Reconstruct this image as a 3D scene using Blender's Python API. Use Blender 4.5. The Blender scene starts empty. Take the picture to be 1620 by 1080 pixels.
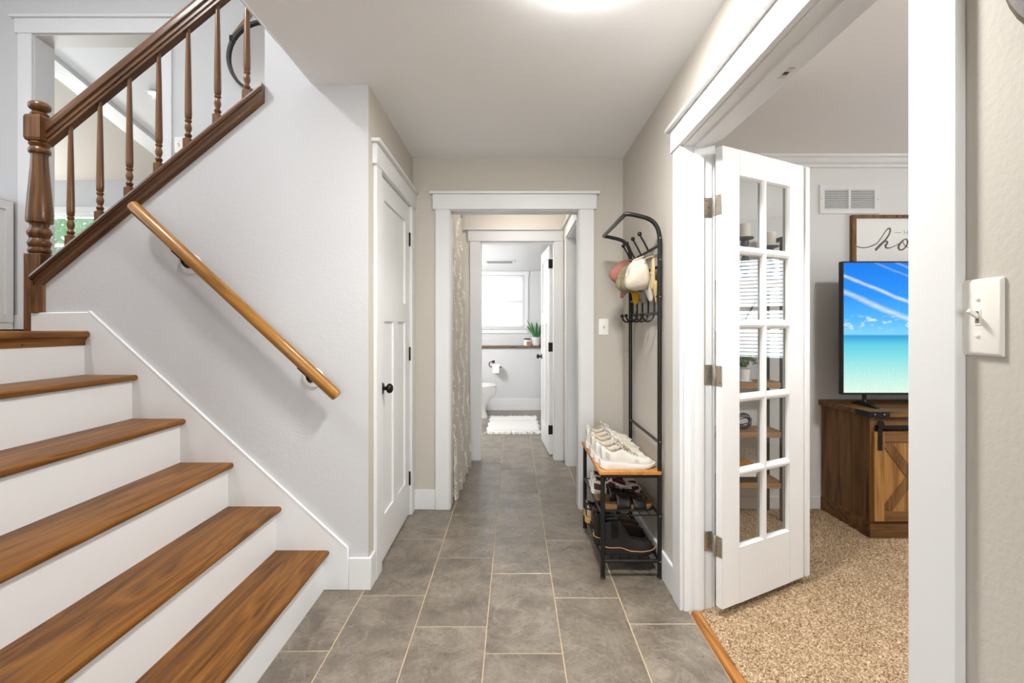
import bpy, bmesh, math, random
import numpy as np
from mathutils import Vector, Matrix

random.seed(7)
SC = bpy.context.scene
COL = SC.collection

# ------------------------------------------------------------------ camera
CAM_H = 1.289
F_PX = 766.0
cam_d = bpy.data.cameras.new('camera')
cam = bpy.data.objects.new('camera', cam_d)
COL.objects.link(cam)
cam.location = (0, 0, CAM_H)
cam.rotation_euler = (math.pi / 2, 0, 0)
cam_d.sensor_width = 36.0
cam_d.lens = F_PX / 1620 * 36.0
cam_d.shift_x = -3.0 / 1620
cam_d.shift_y = -24.0 / 1620
cam_d.clip_start = 0.02
SC.camera = cam

# ------------------------------------------------------------------ world, exposure
W = bpy.data.worlds.new('sky')
SC.world = W
W.use_nodes = True
bg = W.node_tree.nodes['Background']
bg.inputs[0].default_value = (0.80, 0.90, 1.0, 1)
bg.inputs[1].default_value = 1.3
vs = SC.view_settings
vs.view_transform = 'Standard'
vs.look = 'None'
vs.gamma = 1.0
vs.use_curve_mapping = False
vs.exposure = 0.33
SC.cycles.use_denoising = True
SC.cycles.max_bounces = 8
SC.cycles.diffuse_bounces = 5
SC.cycles.glossy_bounces = 3
SC.cycles.adaptive_threshold = 0.06
SC.cycles.transparent_max_bounces = 24
SC.cycles.caustics_reflective = False
SC.cycles.caustics_refractive = False
SC.cycles.sample_clamp_indirect = 6.0


def area_light(name, loc, target, sx, sy, power, color=(1, 1, 1)):
    d = bpy.data.lights.new(name, 'AREA')
    d.shape = 'RECTANGLE'
    d.size, d.size_y = sx, sy
    d.energy = power
    d.color = color
    o = bpy.data.objects.new(name, d)
    COL.objects.link(o)
    o.location = loc
    o.rotation_euler = (Vector(target) - Vector(loc)).to_track_quat('-Z', 'Y').to_euler()
    return o


# daylight through the windows of the place; the entry one is added unseen fill
area_light('fill_light_entry', (-0.10, -4.26, 1.20), (-0.10, 2.0, 1.20), 1.35, 1.9, 88, (0.97, 0.985, 1.0))
area_light('daylight_landing', (-4.46, 1.75, 2.75), (-1.5, 1.9, 1.6), 1.2, 1.7, 14, (0.90, 0.95, 1.0))
area_light('daylight_bathroom', (-0.34, 7.86, 1.68), (-0.34, 6.0, 1.50), 0.98, 0.80, 7, (0.94, 0.96, 1.0))
area_light('daylight_den', (4.74, 1.75, 1.50), (1.0, 1.9, 1.2), 1.3, 1.2, 44, (0.95, 0.98, 1.0))
area_light('daylight_upper_room', (-7.0, 7.15, 2.6), (-5.0, 4.0, 2.6), 2.2, 0.9, 150, (0.97, 1.0, 0.97))

# ------------------------------------------------------------------ mesh helpers
WO = {}          # world offset of parents built in world coordinates


class MB:
    def __init__(s):
        s.v = []
        s.f = []

    def add(s, vs_, fs_):
        b = len(s.v)
        s.v += [tuple(map(float, p)) for p in vs_]
        s.f += [tuple(b + i for i in f) for f in fs_]
        return s

    def box(s, x0, x1, y0, y1, z0, z1):
        x0, x1 = min(x0, x1), max(x0, x1)
        y0, y1 = min(y0, y1), max(y0, y1)
        z0, z1 = min(z0, z1), max(z0, z1)
        return s.add([(x0, y0, z0), (x1, y0, z0), (x1, y1, z0), (x0, y1, z0), (x0, y0, z1), (x1, y0, z1), (x1, y1, z1), (x0, y1, z1)],
                     [(0, 3, 2, 1), (4, 5, 6, 7), (0, 1, 5, 4), (1, 2, 6, 5), (2, 3, 7, 6), (3, 0, 4, 7)])

    def obox(s, p0, p1, wid, hei, up=(0, 0, 1)):
        """bar from p0 to p1, wid across, hei along up"""
        p0, p1 = Vector(p0), Vector(p1)
        d = (p1 - p0).normalized()
        u = Vector(up)
        sd = d.cross(u).normalized()
        u = sd.cross(d).normalized()
        c = []
        for p in (p0, p1):
            for a, b in ((-1, -1), (1, -1), (1, 1), (-1, 1)):
                c.append(p + sd * (a * wid / 2) + u * (b * hei / 2))
        return s.add(c, [(3, 2, 1, 0), (4, 5, 6, 7), (0, 1, 5, 4), (1, 2, 6, 5), (2, 3, 7, 6), (3, 0, 4, 7)])

    def tube(s, pts, r, n=10, closed=False, flat=1.0, flat_axis=None):
        pts = [Vector(p) for p in pts]
        m = len(pts)
        rs = r if isinstance(r, (list, tuple)) else [r] * m
        tang = []
        for i in range(m):
            if closed:
                t = pts[(i + 1) % m] - pts[i - 1]
            else:
                t = pts[min(i + 1, m - 1)] - pts[max(i - 1, 0)]
            tang.append(t.normalized())
        t0 = tang[0]
        u = Vector((0, 0, 1)) if abs(t0.z) < 0.9 else Vector((1, 0, 0))
        if flat_axis is not None:
            u = Vector(flat_axis)
        u = (u - t0 * u.dot(t0)).normalized()
        rings = []
        for i in range(m):
            t = tang[i]
            if flat_axis is not None:
                u = Vector(flat_axis)
            u = (u - t * u.dot(t))
            u = u.normalized() if u.length > 1e-6 else t.orthogonal().normalized()
            w = t.cross(u)
            rings.append([pts[i] + (u * (math.cos(2 * math.pi * k / n) * flat) + w * math.sin(2 * math.pi * k / n)) * rs[i] for k in range(n)])
        return s.loft(rings, closed_path=closed)

    def loft(s, rings, closed_path=False, cap=True, wrap=True):
        b = len(s.v)
        n = len(rings[0])
        for rg in rings:
            s.v += [tuple(map(float, p)) for p in rg]
        m = len(rings)
        for i in range(m if closed_path else m - 1):
            i2 = (i + 1) % m
            for k in range(n if wrap else n - 1):
                k2 = (k + 1) % n
                s.f.append((b + i * n + k, b + i * n + k2, b + i2 * n + k2, b + i2 * n + k))
        if cap and not closed_path:
            s.f.append(tuple(b + k for k in reversed(range(n))))
            s.f.append(tuple(b + (m - 1) * n + k for k in range(n)))
        return s

    def lathe(s, prof, o=(0, 0, 0), axis='z', n=20, sgn=1):
        o = Vector(o)
        rings = []
        for r, h in prof:
            rg = []
            for k in range(n):
                a = 2 * math.pi * k / n
                c, d = math.cos(a) * max(r, 1e-4), math.sin(a) * max(r, 1e-4)
                p = {'z': (c, d, h * sgn), 'x': (h * sgn, c, d), 'y': (d, h * sgn, c)}[axis]
                rg.append(o + Vector(p))
            rings.append(rg)
        return s.loft(rings)

    def prism(s, poly, axis, lo, hi):
        """poly: 2-D outline; axis 'y' -> poly is (x,z); 'x' -> (y,z); 'z' -> (x,y)"""
        def P(a, b, c):
            return {'y': (a, c, b), 'x': (c, a, b), 'z': (a, b, c)}[axis]
        n = len(poly)
        vs_ = [P(a, b, lo) for a, b in poly] + [P(a, b, hi) for a, b in poly]
        fs_ = [tuple(range(n))[::-1], tuple(range(n, 2 * n))] + [(i, (i + 1) % n, n + (i + 1) % n, n + i) for i in range(n)]
        return s.add(vs_, fs_)

    def sheet(s, grid):
        r, c = len(grid), len(grid[0])
        b = len(s.v)
        for row in grid:
            s.v += [tuple(map(float, p)) for p in row]
        for i in range(r - 1):
            for k in range(c - 1):
                s.f.append((b + i * c + k, b + i * c + k + 1, b + (i + 1) * c + k + 1, b + (i + 1) * c + k))
        return s

    def ball(s, c, r, n=12, m=8, sq=(1, 1, 1)):
        c = Vector(c)
        rings = []
        for i in range(m + 1):
            a = math.pi * i / m
            rings.append([c + Vector((math.sin(a) * math.cos(2 * math.pi * k / n) * sq[0], math.sin(a) * math.sin(2 * math.pi * k / n) * sq[1], -math.cos(a) * sq[2])) * r
                          for k in range(n)])
        rings[0] = [c + Vector((math.cos(2 * math.pi * k / n) * 1e-4, math.sin(2 * math.pi * k / n) * 1e-4, -r * sq[2])) for k in range(n)]
        rings[-1] = [c + Vector((math.cos(2 * math.pi * k / n) * 1e-4, math.sin(2 * math.pi * k / n) * 1e-4, r * sq[2])) for k in range(n)]
        return s.loft(rings)

    def mesh(s, name, off=(0, 0, 0), smooth=False):
        me = bpy.data.meshes.new(name)
        me.from_pydata([(x - off[0], y - off[1], z - off[2]) for x, y, z in s.v], [], s.f)
        bm = bmesh.new()
        bm.from_mesh(me)
        bmesh.ops.recalc_face_normals(bm, faces=bm.faces)
        bm.to_mesh(me)
        bm.free()
        if smooth:
            me.polygons.foreach_set('use_smooth', [True] * len(me.polygons))
            me.set_sharp_from_angle(angle=math.radians(40))
        return me

    def build(s, name, m, parent=None, smooth=False, bevel=0, seg=2):
        off = WO.get(parent.name, (0, 0, 0)) if parent else (0, 0, 0)
        me = s.mesh(name, off, smooth or bevel > 0)
        return put(name, me, m, parent, bevel, seg, off)


def put(name, me, m, parent=None, bevel=0, seg=2, off=(0, 0, 0), loc=(0, 0, 0)):
    o = bpy.data.objects.new(name, me)
    COL.objects.link(o)
    if m is not None and not me.materials:
        for q in (m if isinstance(m, (list, tuple)) else [m]):
            me.materials.append(q)
    o.location = loc
    if parent:
        o.parent = parent
    WO[o.name] = off
    if bevel:
        b = o.modifiers.new('edge', 'BEVEL')
        b.width = bevel
        b.segments = seg
        b.limit_method = 'ANGLE'
        b.angle_limit = math.radians(50)
    return o


def tag(o, label, cat=None, group=None, kind=None):
    o['label'] = label
    if cat:
        o['category'] = cat
    if group:
        o['group'] = group
    if kind:
        o['kind'] = kind
    return o


def thing(name, label, cat, loc=(0, 0, 0), group=None, kind=None, world=True):
    """an Empty at the thing's base; world=True: the parts are given in world coordinates"""
    o = bpy.data.objects.new(name, None)
    COL.objects.link(o)
    o.empty_display_size = 0.05
    o.location = loc
    WO[o.name] = tuple(loc) if world else (0, 0, 0)
    return tag(o, label, cat, group, kind)


def copy_tree(o, parent=None):
    c = o.copy()
    COL.objects.link(c)
    if parent:
        c.parent = parent
    for ch in list(o.children):
        copy_tree(ch, c)
    return c


def arc_pts(ctrl, n=6):
    """Catmull-Rom through the control points"""
    P = [Vector(p) for p in ctrl]
    out = []
    for i in range(len(P) - 1):
        p0, p1, p2, p3 = P[max(i - 1, 0)], P[i], P[i + 1], P[min(i + 2, len(P) - 1)]
        for k in range(n):
            t = k / n
            out.append(0.5 * ((2 * p1) + (p2 - p0) * t + (2 * p0 - 5 * p1 + 4 * p2 - p3) * t * t + (3 * p1 - p0 - 3 * p2 + p3) * t ** 3))
    out.append(P[-1])
    return out


# ------------------------------------------------------------------ materials
def lin(c):
    return tuple((x / 12.92 if x <= 0.04045 else ((x + 0.055) / 1.055) ** 2.4) for x in [k / 255 for k in c]) + (1,)


class N:
    def __init__(s, name):
        s.m = bpy.data.materials.new(name)
        s.m.use_nodes = True
        s.t = s.m.node_tree
        s.b = s.t.nodes['Principled BSDF']
        s.out = s.t.nodes['Material Output']

    def n(s, typ, **kw):
        q = s.t.nodes.new(typ)
        for k, v in kw.items():
            if k in q.inputs:
                q.inputs[k].default_value = v
            else:
                setattr(q, k, v)
        return q

    def l(s, a, b):
        s.t.links.new(a, b)

    def coord(s, kind='Object', scale=(1, 1, 1)):
        c = s.n('ShaderNodeTexCoord')
        mp = s.n('ShaderNodeMapping')
        mp.inputs['Scale'].default_value = scale
        s.l(c.outputs[kind], mp.inputs[0])
        return mp.outputs[0]

    def noise(s, vec, scale, detail=4, rough=0.55, dist=0.0):
        q = s.n('ShaderNodeTexNoise')
        q.inputs['Scale'].default_value = scale
        q.inputs['Detail'].default_value = detail
        q.inputs['Roughness'].default_value = rough
        q.inputs['Distortion'].default_value = dist
        if vec is not None:
            s.l(vec, q.inputs['Vector'])
        return q.outputs['Fac']

    def ramp(s, fac, stops):
        q = s.n('ShaderNodeValToRGB')
        e = q.color_ramp.elements
        while len(e) < len(stops):
            e.new(0.5)
        for i, (p, c) in enumerate(stops):
            e[i].position = p
            e[i].color = c
        s.l(fac, q.inputs[0])
        return q.outputs[0]

    def math(s, op, a, b=None, c=None, clamp=False):
        q = s.n('ShaderNodeMath', operation=op)
        q.use_clamp = clamp
        for i, x in enumerate((a, b, c)):
            if x is None:
                continue
            if isinstance(x, (int, float)):
                q.inputs[i].default_value = x
            else:
                s.l(x, q.inputs[i])
        return q.outputs[0]

    def mix(s, fac, a, b):
        q = s.n('ShaderNodeMix', data_type='RGBA')
        for sock, x in ((q.inputs['Factor'], fac), (q.inputs['A'] if False else q.inputs[6], a), (q.inputs[7], b)):
            if isinstance(x, (int, float)):
                sock.default_value = x
            elif isinstance(x, tuple):
                sock.default_value = x
            else:
                s.l(x, sock)
        return q.outputs[2]

    def bump(s, h, strength=0.2, dist=0.01):
        q = s.n('ShaderNodeBump')
        q.inputs['Strength'].default_value = strength
        q.inputs['Distance'].default_value = dist
        s.l(h, q.inputs['Height'])
        s.l(q.outputs[0], s.b.inputs['Normal'])


def plain(name, col, rough=0.5, metal=0.0, bump=0, bscale=200, var=0.0, spec=None, coat=0):
    a = N(name)
    a.b.inputs['Base Color'].default_value = lin(col)
    a.b.inputs['Roughness'].default_value = rough
    a.b.inputs['Metallic'].default_value = metal
    if spec is not None:
        a.b.inputs['Specular IOR Level'].default_value = spec
    if coat:
        a.b.inputs['Coat Weight'].default_value = coat
    v = a.coord()
    if var:
        f = a.noise(v, 6, 4)
        c = lin(col)
        lo = tuple(max(0, x * (1 - var)) for x in c[:3]) + (1,)
        hi = tuple(min(1, x * (1 + var)) for x in c[:3]) + (1,)
        a.l(a.ramp(f, [(0.3, lo), (0.7, hi)]), a.b.inputs['Base Color'])
    if bump:
        a.bump(a.noise(v, bscale, 3), bump, 0.003)
    return a.m


def wood(name, dark, mid, light, along='y', rough=0.35, scale=1.0, coat=0.25, ring=1.0, tilt=0.0):
    a = N(name)
    k = {'x': (0.9, 9, 9), 'y': (9, 0.9, 9), 'z': (9, 9, 0.9)}[along]
    k2 = {'x': (3, 90, 90), 'y': (90, 3, 90), 'z': (90, 90, 3)}[along]
    tc = a.n('ShaderNodeTexCoord')
    rt = a.n('ShaderNodeMapping')
    rt.inputs['Rotation'].default_value = (0, tilt, 0)
    a.l(tc.outputs['Object'], rt.inputs[0])

    def scaled(kk):
        mp = a.n('ShaderNodeMapping')
        mp.inputs['Scale'].default_value = tuple(x * scale for x in kk)
        a.l(rt.outputs[0], mp.inputs[0])
        return mp.outputs[0]
    v = scaled(k)
    n1 = a.noise(v, 1.0, 3, 0.5, 0.6)
    rings = a.math('FRACT', a.math('MULTIPLY', n1, 9.0 * ring))
    rings = a.math('ABSOLUTE', a.math('SUBTRACT', rings, 0.5))
    rings = a.math('MULTIPLY', rings, 2.0)
    v2 = scaled(k2)
    n2 = a.noise(v2, 1.0, 3, 0.6)
    f = a.math('ADD', a.math('MULTIPLY', rings, 0.32), a.math('MULTIPLY', n2, 0.74))
    col = a.ramp(f, [(0.25, lin(dark)), (0.5, lin(mid)), (0.85, lin(light))])
    a.l(col, a.b.inputs['Base Color'])
    a.b.inputs['Roughness'].default_value = rough
    a.b.inputs['Specular IOR Level'].default_value = 0.3
    a.b.inputs['Coat Weight'].default_value = coat * 0.6
    a.b.inputs['Coat Roughness'].default_value = 0.2
    a.bump(n2, 0.12, 0.002)
    return a.m


M = {}
M['wall'] = plain('greige_wall_paint', (193, 187, 177), 0.75, bump=0.25, bscale=90)
M['wall_cool'] = plain('grey_wall_paint', (203, 203, 203), 0.7, bump=0.25, bscale=80)
M['wall_stair'] = plain('stair_wall_paint', (196, 196, 197), 0.65, bump=0.25, bscale=80)
M['wall_den'] = plain('den_wall_paint', (222, 221, 219), 0.7, bump=0.25, bscale=80)
M['wall_bath'] = plain('pale_grey_paint', (207, 207, 207), 0.7, bump=0.15, bscale=90)
M['wall_cream'] = plain('cream_paint', (226, 220, 210), 0.75, bump=0.15, bscale=90)
M['ceiling'] = plain('ceiling_paint', (241, 242, 243), 0.85, bump=0.25, bscale=60)
M['popcorn'] = plain('popcorn_ceiling', (208, 202, 194), 0.9, bump=1.0, bscale=45)
M['white'] = plain('white_trim_paint', (223, 223, 223), 0.38, bump=0.05, bscale=120)
M['white_door'] = plain('white_door_paint', (226, 226, 226), 0.35, bump=0.04, bscale=120)
M['plastic'] = plain('ivory_plastic', (236, 233, 226), 0.3)
M['black'] = plain('black_powder_coat', (26, 24, 23), 0.38, 0.3, spec=0.5)
M['bronze'] = plain('oil_rubbed_bronze', (44, 36, 30), 0.35, 0.85)
M['nickel'] = plain('satin_nickel', (186, 176, 160), 0.32, 1.0)
M['chrome'] = plain('brushed_steel', (170, 168, 165), 0.25, 1.0)
M['oak_y'] = wood('oak_tread', (72, 42, 12), (112, 69, 22), (138, 91, 36), 'y', 0.42, coat=0.0, ring=0.8)
M['oak_x'] = wood('oak_strip', (96, 58, 22), (156, 100, 44), (186, 128, 64), 'y', 0.35)
M['oak_rail'] = wood('oak_handrail', (104, 66, 22), (150, 102, 42), (172, 124, 60), 'x', 0.3, ring=0.35, tilt=-math.atan(0.93))
M['oak_dark_x'] = wood('dark_oak_rail', (70, 46, 30), (96, 67, 45), (124, 93, 68), 'x', 0.3, ring=0.35, tilt=math.atan(0.825))
M['oak_dark_z'] = wood('dark_oak_turned', (64, 41, 23), (99, 66, 38), (128, 90, 56), 'z', 0.28, ring=0.7)
M['bench'] = wood('bench_board', (152, 98, 40), (186, 126, 58), (202, 144, 74), 'y', 0.45, ring=0.5)
M['rustic_z'] = wood('rustic_oak_vertical', (70, 46, 24), (106, 73, 40), (138, 100, 60), 'z', 0.55, coat=0.0, ring=0.45)
M['rustic_x'] = wood('rustic_oak_horizontal', (68, 46, 24), (106, 74, 40), (136, 98, 58), 'x', 0.55, coat=0.0, ring=0.45)
M['rustic_l'] = wood('rustic_oak_light', (108, 74, 38), (152, 108, 58), (180, 136, 80), 'z', 0.55, coat=0.0, ring=0.45)
M['shelf'] = wood('shelf_board', (104, 74, 48), (150, 112, 76), (178, 140, 98), 'x', 0.6, coat=0.0)
M['frame_wood'] = wood('walnut_frame', (74, 50, 28), (114, 82, 48), (142, 106, 66), 'z', 0.5, coat=0.0)
M['ledge'] = wood('ledge_board', (60, 42, 32), (98, 74, 58), (120, 92, 74), 'x', 0.5, coat=0.0)
M['porcelain'] = plain('white_porcelain', (240, 240, 240), 0.12, coat=0.4)
M['paper'] = plain('white_paper', (244, 243, 240), 0.9, bump=0.2, bscale=300)


def tile_mat():
    a = N('slate_look_tile')
    g = a.n('ShaderNodeNewGeometry')
    oi = a.n('ShaderNodeObjectInfo')
    sh = a.n('ShaderNodeVectorMath', operation='SCALE')
    cmb = a.n('ShaderNodeCombineXYZ')
    a.l(oi.outputs['Random'], cmb.inputs[2])
    a.l(cmb.outputs[0], sh.inputs[0])
    sh.inputs['Scale'].default_value = 40
    ad = a.n('ShaderNodeVectorMath', operation='ADD')
    a.l(g.outputs['Position'], ad.inputs[0])
    a.l(sh.outputs[0], ad.inputs[1])
    v = ad.outputs[0]
    n1 = a.noise(v, 7, 8, 0.62, 0.4)
    n2 = a.noise(v, 60, 5, 0.7)
    n3 = a.noise(v, 3.2, 5, 0.6, 2.2)
    f = a.math('ADD', a.math('MULTIPLY', n1, 0.7), a.math('MULTIPLY', n2, 0.3))
    col = a.ramp(f, [(0.33, lin((86, 78, 69))), (0.5, lin((116, 106, 94))), (0.68, lin((142, 132, 119)))])
    vein = a.math('ABSOLUTE', a.math('SUBTRACT', n3, 0.5))
    vein = a.math('SUBTRACT', 1.0, a.math('MULTIPLY', vein, 40), clamp=True)
    col = a.mix(a.math('MULTIPLY', vein, 0.22), col, lin((172, 164, 152)))
    tone = a.math('ADD', 0.92, a.math('MULTIPLY', oi.outputs['Random'], 0.16))
    hs = a.n('ShaderNodeHueSaturation')
    a.l(col, hs.inputs['Color'])
    a.l(tone, hs.inputs['Value'])
    a.l(hs.outputs[0], a.b.inputs['Base Color'])
    a.l(a.math('ADD', 0.22, a.math('MULTIPLY', n2, 0.16)), a.b.inputs['Roughness'])
    a.bump(a.math('ADD', n1, a.math('MULTIPLY', n2, 0.5)), 0.2, 0.005)
    return a.m


M['tile'] = tile_mat()
M['grout'] = plain('sand_grout', (186, 166, 136), 0.9, bump=0.3, bscale=300, var=0.1)


def carpet_mat():
    a = N('beige_cut_pile')
    v = a.coord()
    vo = a.n('ShaderNodeTexVoronoi')
    vo.inputs['Scale'].default_value = 190
    a.l(v, vo.inputs['Vector'])
    sp = a.n('ShaderNodeSeparateColor')
    a.l(vo.outputs['Color'], sp.inputs[0])
    n2 = a.noise(v, 9, 5, 0.65)
    f = a.math('ADD', a.math('MULTIPLY', sp.outputs[0], 0.75), a.math('MULTIPLY', n2, 0.3))
    a.l(a.ramp(f, [(0.12, lin((96, 73, 50))), (0.4, lin((146, 121, 94))), (0.75, lin((178, 154, 124))), (1.0, lin((214, 194, 166)))]), a.b.inputs['Base Color'])
    a.b.inputs['Roughness'].default_value = 1.0
    a.b.inputs['Specular IOR Level'].default_value = 0.1
    return a.m


M['carpet'] = carpet_mat()


def glass_mat(name='window_glass', tint=(0.97, 0.98, 0.98)):
    a = N(name)
    a.t.nodes.remove(a.b)
    tr = a.n('ShaderNodeBsdfTransparent')
    tr.inputs[0].default_value = tint + (1,)
    gl = a.n('ShaderNodeBsdfGlossy')
    gl.inputs['Roughness'].default_value = 0.01
    fr = a.n('ShaderNodeLayerWeight')
    fr.inputs[0].default_value = 0.5
    mx = a.n('ShaderNodeMixShader')
    k = a.math('POWER', fr.outputs['Facing'], 4.0)
    a.l(a.math('ADD', 0.035, a.math('MULTIPLY', k, 0.9), clamp=True), mx.inputs[0])
    a.l(tr.outputs[0], mx.inputs[1])
    a.l(gl.outputs[0], mx.inputs[2])
    a.l(mx.outputs[0], a.out.inputs[0])
    return a.m


M['glass'] = glass_mat()


def emit(name, col, strength):
    a = N(name)
    a.t.nodes.remove(a.b)
    e = a.n('ShaderNodeEmission')
    e.inputs[0].default_value = col + (1,)
    e.inputs[1].default_value = strength
    a.l(e.outputs[0], a.out.inputs[0])
    return a.m


def cloth(name, col, rough=0.9, bump=0.4, bscale=400, trans=0.0, alpha=1.0):
    a = N(name)
    v = a.coord()
    n1 = a.noise(v, 12, 4)
    c = lin(col)
    lo = tuple(x * 0.88 for x in c[:3]) + (1,)
    hi = tuple(min(1, x * 1.08) for x in c[:3]) + (1,)
    a.l(a.ramp(n1, [(0.3, lo), (0.7, hi)]), a.b.inputs['Base Color'])
    a.b.inputs['Roughness'].default_value = rough
    a.b.inputs['Specular IOR Level'].default_value = 0.2
    a.bump(a.noise(v, bscale, 2), bump, 0.002)
    if trans or alpha < 1:
        sh = a.b.outputs[0]
        if trans:
            tl = a.n('ShaderNodeBsdfTranslucent')
            tl.inputs[0].default_value = c
            mx = a.n('ShaderNodeMixShader')
            mx.inputs[0].default_value = trans
            a.l(sh, mx.inputs[1])
            a.l(tl.outputs[0], mx.inputs[2])
            sh = mx.outputs[0]
        if alpha < 1:
            tr = a.n('ShaderNodeBsdfTransparent')
            mx = a.n('ShaderNodeMixShader')
            mx.inputs[0].default_value = alpha
            a.l(tr.outputs[0], mx.inputs[1])
            a.l(sh, mx.inputs[2])
            sh = mx.outputs[0]
        a.l(sh, a.out.inputs[0])
    return a.m

# ================================================================== THE SETTING
XL, XR, YB, YS, CEIL = -0.714, 0.77, 3.42, 2.38, 2.475
ZL = 1.267                                   # level of the upper landing
HEAD = 2.105


def structure(o, label, cat):
    return tag(o, label, cat, kind='structure')


def wall(name, outline, axis, lo, hi, m, label):
    return structure(MB().prism(outline, axis, lo, hi).build(name, m), label, 'wall')


def u_shape(a0, a1, o0, o1, zh, z0, z1):
    """outline of a wall with an opening that reaches its foot"""
    return [(a0, z0), (o0, z0), (o0, zh), (o1, zh), (o1, z0), (a1, z0), (a1, z1), (a0, z1)]


def with_window(mb, a0, a1, z0, z1, w0, w1, s0, s1, axis, lo, hi):
    """wall slab with a window hole, as one ring of four boxes sharing edges"""
    def P(a, b, c):
        return {'y': (a, c, b), 'x': (c, a, b)}[axis]
    av, zv = [a0, w0, w1, a1], [z0, s0, s1, z1]
    vs_, fs_ = [], []
    for c in (lo, hi):
        for z in zv:
            for a in av:
                vs_.append(P(a, z, c))
    for b in (0, 16):
        for i in range(3):
            for k in range(3):
                if i == 1 and k == 1:
                    continue
                fs_.append((b + i * 4 + k, b + i * 4 + k + 1, b + (i + 1) * 4 + k + 1, b + (i + 1) * 4 + k))
    for q in ([0, 1, 2, 3, 7, 11, 15, 14, 13, 12, 8, 4], [5, 6, 10, 9]):
        for i in range(len(q)):
            a_, b_ = q[i], q[(i + 1) % len(q)]
            fs_.append((a_, b_, b_ + 16, a_ + 16))
    return mb.add(vs_, fs_)


T = 0.018                                    # jamb board thickness
# hall
wall('wall_back', u_shape(XL - 0.12, XR + 0.12, -0.447 - T, 0.457 + T, HEAD + T, 0, CEIL), 'y', YB, YB + 0.12, M['wall'], 'greige end wall of the hall around the cased opening')
wall('wall_right', u_shape(-4.2, YB, 0.93 - T, 2.19 + T, HEAD + T, 0, CEIL), 'x', XR, XR + 0.125, M['wall'], 'greige hall wall holding the wide double door opening')
wall('wall_left', u_shape(YS + 0.001, YB, 2.565 - T, 3.31 + T, HEAD + T, 0, CEIL), 'x', XL - 0.12, XL, M['wall'], 'narrow hall wall around the closed white panel door')


def zcap(x):                                 # top of the sloping cap on the knee wall
    return 1.829 + (x + 2.003) * 0.825


wall('wall_stair', [(-2.33, 0), (XL - 0.003, 0), (XL - 0.003, CEIL), (-0.86, CEIL), (-0.86, 4.6), (-1.225, 4.6), (-1.225, zcap(-1.225) - 0.062), (-2.33, zcap(-2.33) - 0.062)], 'y', YS, YS + 0.12, M['wall_stair'],
     'pale grey stair wall with a sloping knee wall top')
# closet behind the panel door, closed space under the second flight
wall('wall_closet', [(YS + 0.12, 0), (YB, 0), (YB, 1.30), (YS + 0.12, 1.30)], 'x', -1.55, -1.45, M['wall'], 'plain wall at the back of the closet')

# hall ceiling; its left edge is the lip of the stairwell
ceil = MB()
ceil.prism([(-0.982, CEIL), (XR, CEIL), (XR, 2.72), (-1.00, 2.72), (-1.00, CEIL + 0.012)], 'y', -4.2, YS)
structure(ceil.build('ceiling', M['ceiling']), 'flat pale ceiling over the entry hall', 'ceiling')
structure(MB().box(XL - 0.12, XR, YS, YB, CEIL, 2.72).build('ceiling_back', M['ceiling']), 'flat pale ceiling at the far end of the hall', 'ceiling')
# tapering drywall return along the stairwell lip
tr = MB()
tr.add([(-0.982, YS, CEIL), (-0.982, 0.95, CEIL), (-1.085, 0.95, CEIL + 0.075), (-0.984, YS, CEIL + 0.002), (-0.982, YS, 2.6), (-0.982, 0.95, 2.6), (-1.085, 0.95, 2.6), (-0.984, YS, 2.6)],
       [(0, 1, 2, 3), (4, 7, 6, 5), (0, 4, 5, 1), (1, 5, 6, 2), (2, 6, 7, 3), (3, 7, 4, 0)])
structure(tr.build('trim_stairwell_lip', M['wall_cool']), 'grey tapering drywall edge along the stairwell opening', 'trim')
wall('wall_stairwell_right', [(0.85, 2.6), (YS, 2.6), (YS, 4.6), (0.85, 4.6)], 'x', -0.982, -0.86, M['wall_cool'], 'grey wall above the hall ceiling inside the stairwell')

# stairwell and landing
zb = ZL
lw = -3.434
wall('wall_landing', u_shape(-4.6, -0.83, lw - T, -2.55 + T, zb + HEAD + T, 0, 4.6), 'y', 3.47, 3.62, M['wall_cool'], 'grey landing wall around the white cased opening')
wl = with_window(MB(), 0.85, 3.47, 0, 4.6, 1.15, 2.35, 1.95, 3.6, 'x', -4.6, -4.48)
structure(wl.build('wall_landing_side', M['wall_cool']), 'grey landing side wall with a tall window', 'wall')
wall('wall_stair_near', [(-4.6, 0), (-1.02, 0), (-1.02, CEIL), (-0.982, CEIL), (-0.982, 4.6), (-4.6, 4.6)], 'y', 0.73, 0.85, M['wall_cool'], 'grey wall on the near side of the stairs')
structure(MB().box(-4.6, -0.86, 0.73, 3.62, 3.72, 3.85).build('ceiling_stairwell', M['ceiling']), 'high ceiling over the stairwell', 'ceiling')
structure(MB().prism([(-4.48, ZL - 0.25), (-2.42, ZL - 0.25), (-0.83, 1.85), (-0.83, 1.95), (-2.42, ZL - 0.01), (-4.48, ZL - 0.01)], 'y', YS + 0.12, 3.47).build('floor_landing', M['carpet']),
          'landing floor with the second flight rising behind the knee wall', 'floor')

# unseen entry behind the camera; its glazed opening is added for hall fill light
we = with_window(MB(), -1.02, XR + 0.12, 0, CEIL, -0.78, 0.58, 0.25, 2.15, 'y', -4.20, -4.08)
structure(we.build('wall_entry', M['wall']), 'greige entry wall with a large glazed opening added for fill light', 'wall')
wall('wall_entry_side', [(-4.2, 0), (0.73, 0), (0.73, CEIL), (-4.2, CEIL)], 'x', -1.14, -1.02, M['wall'], 'greige side wall of the entry')

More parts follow.
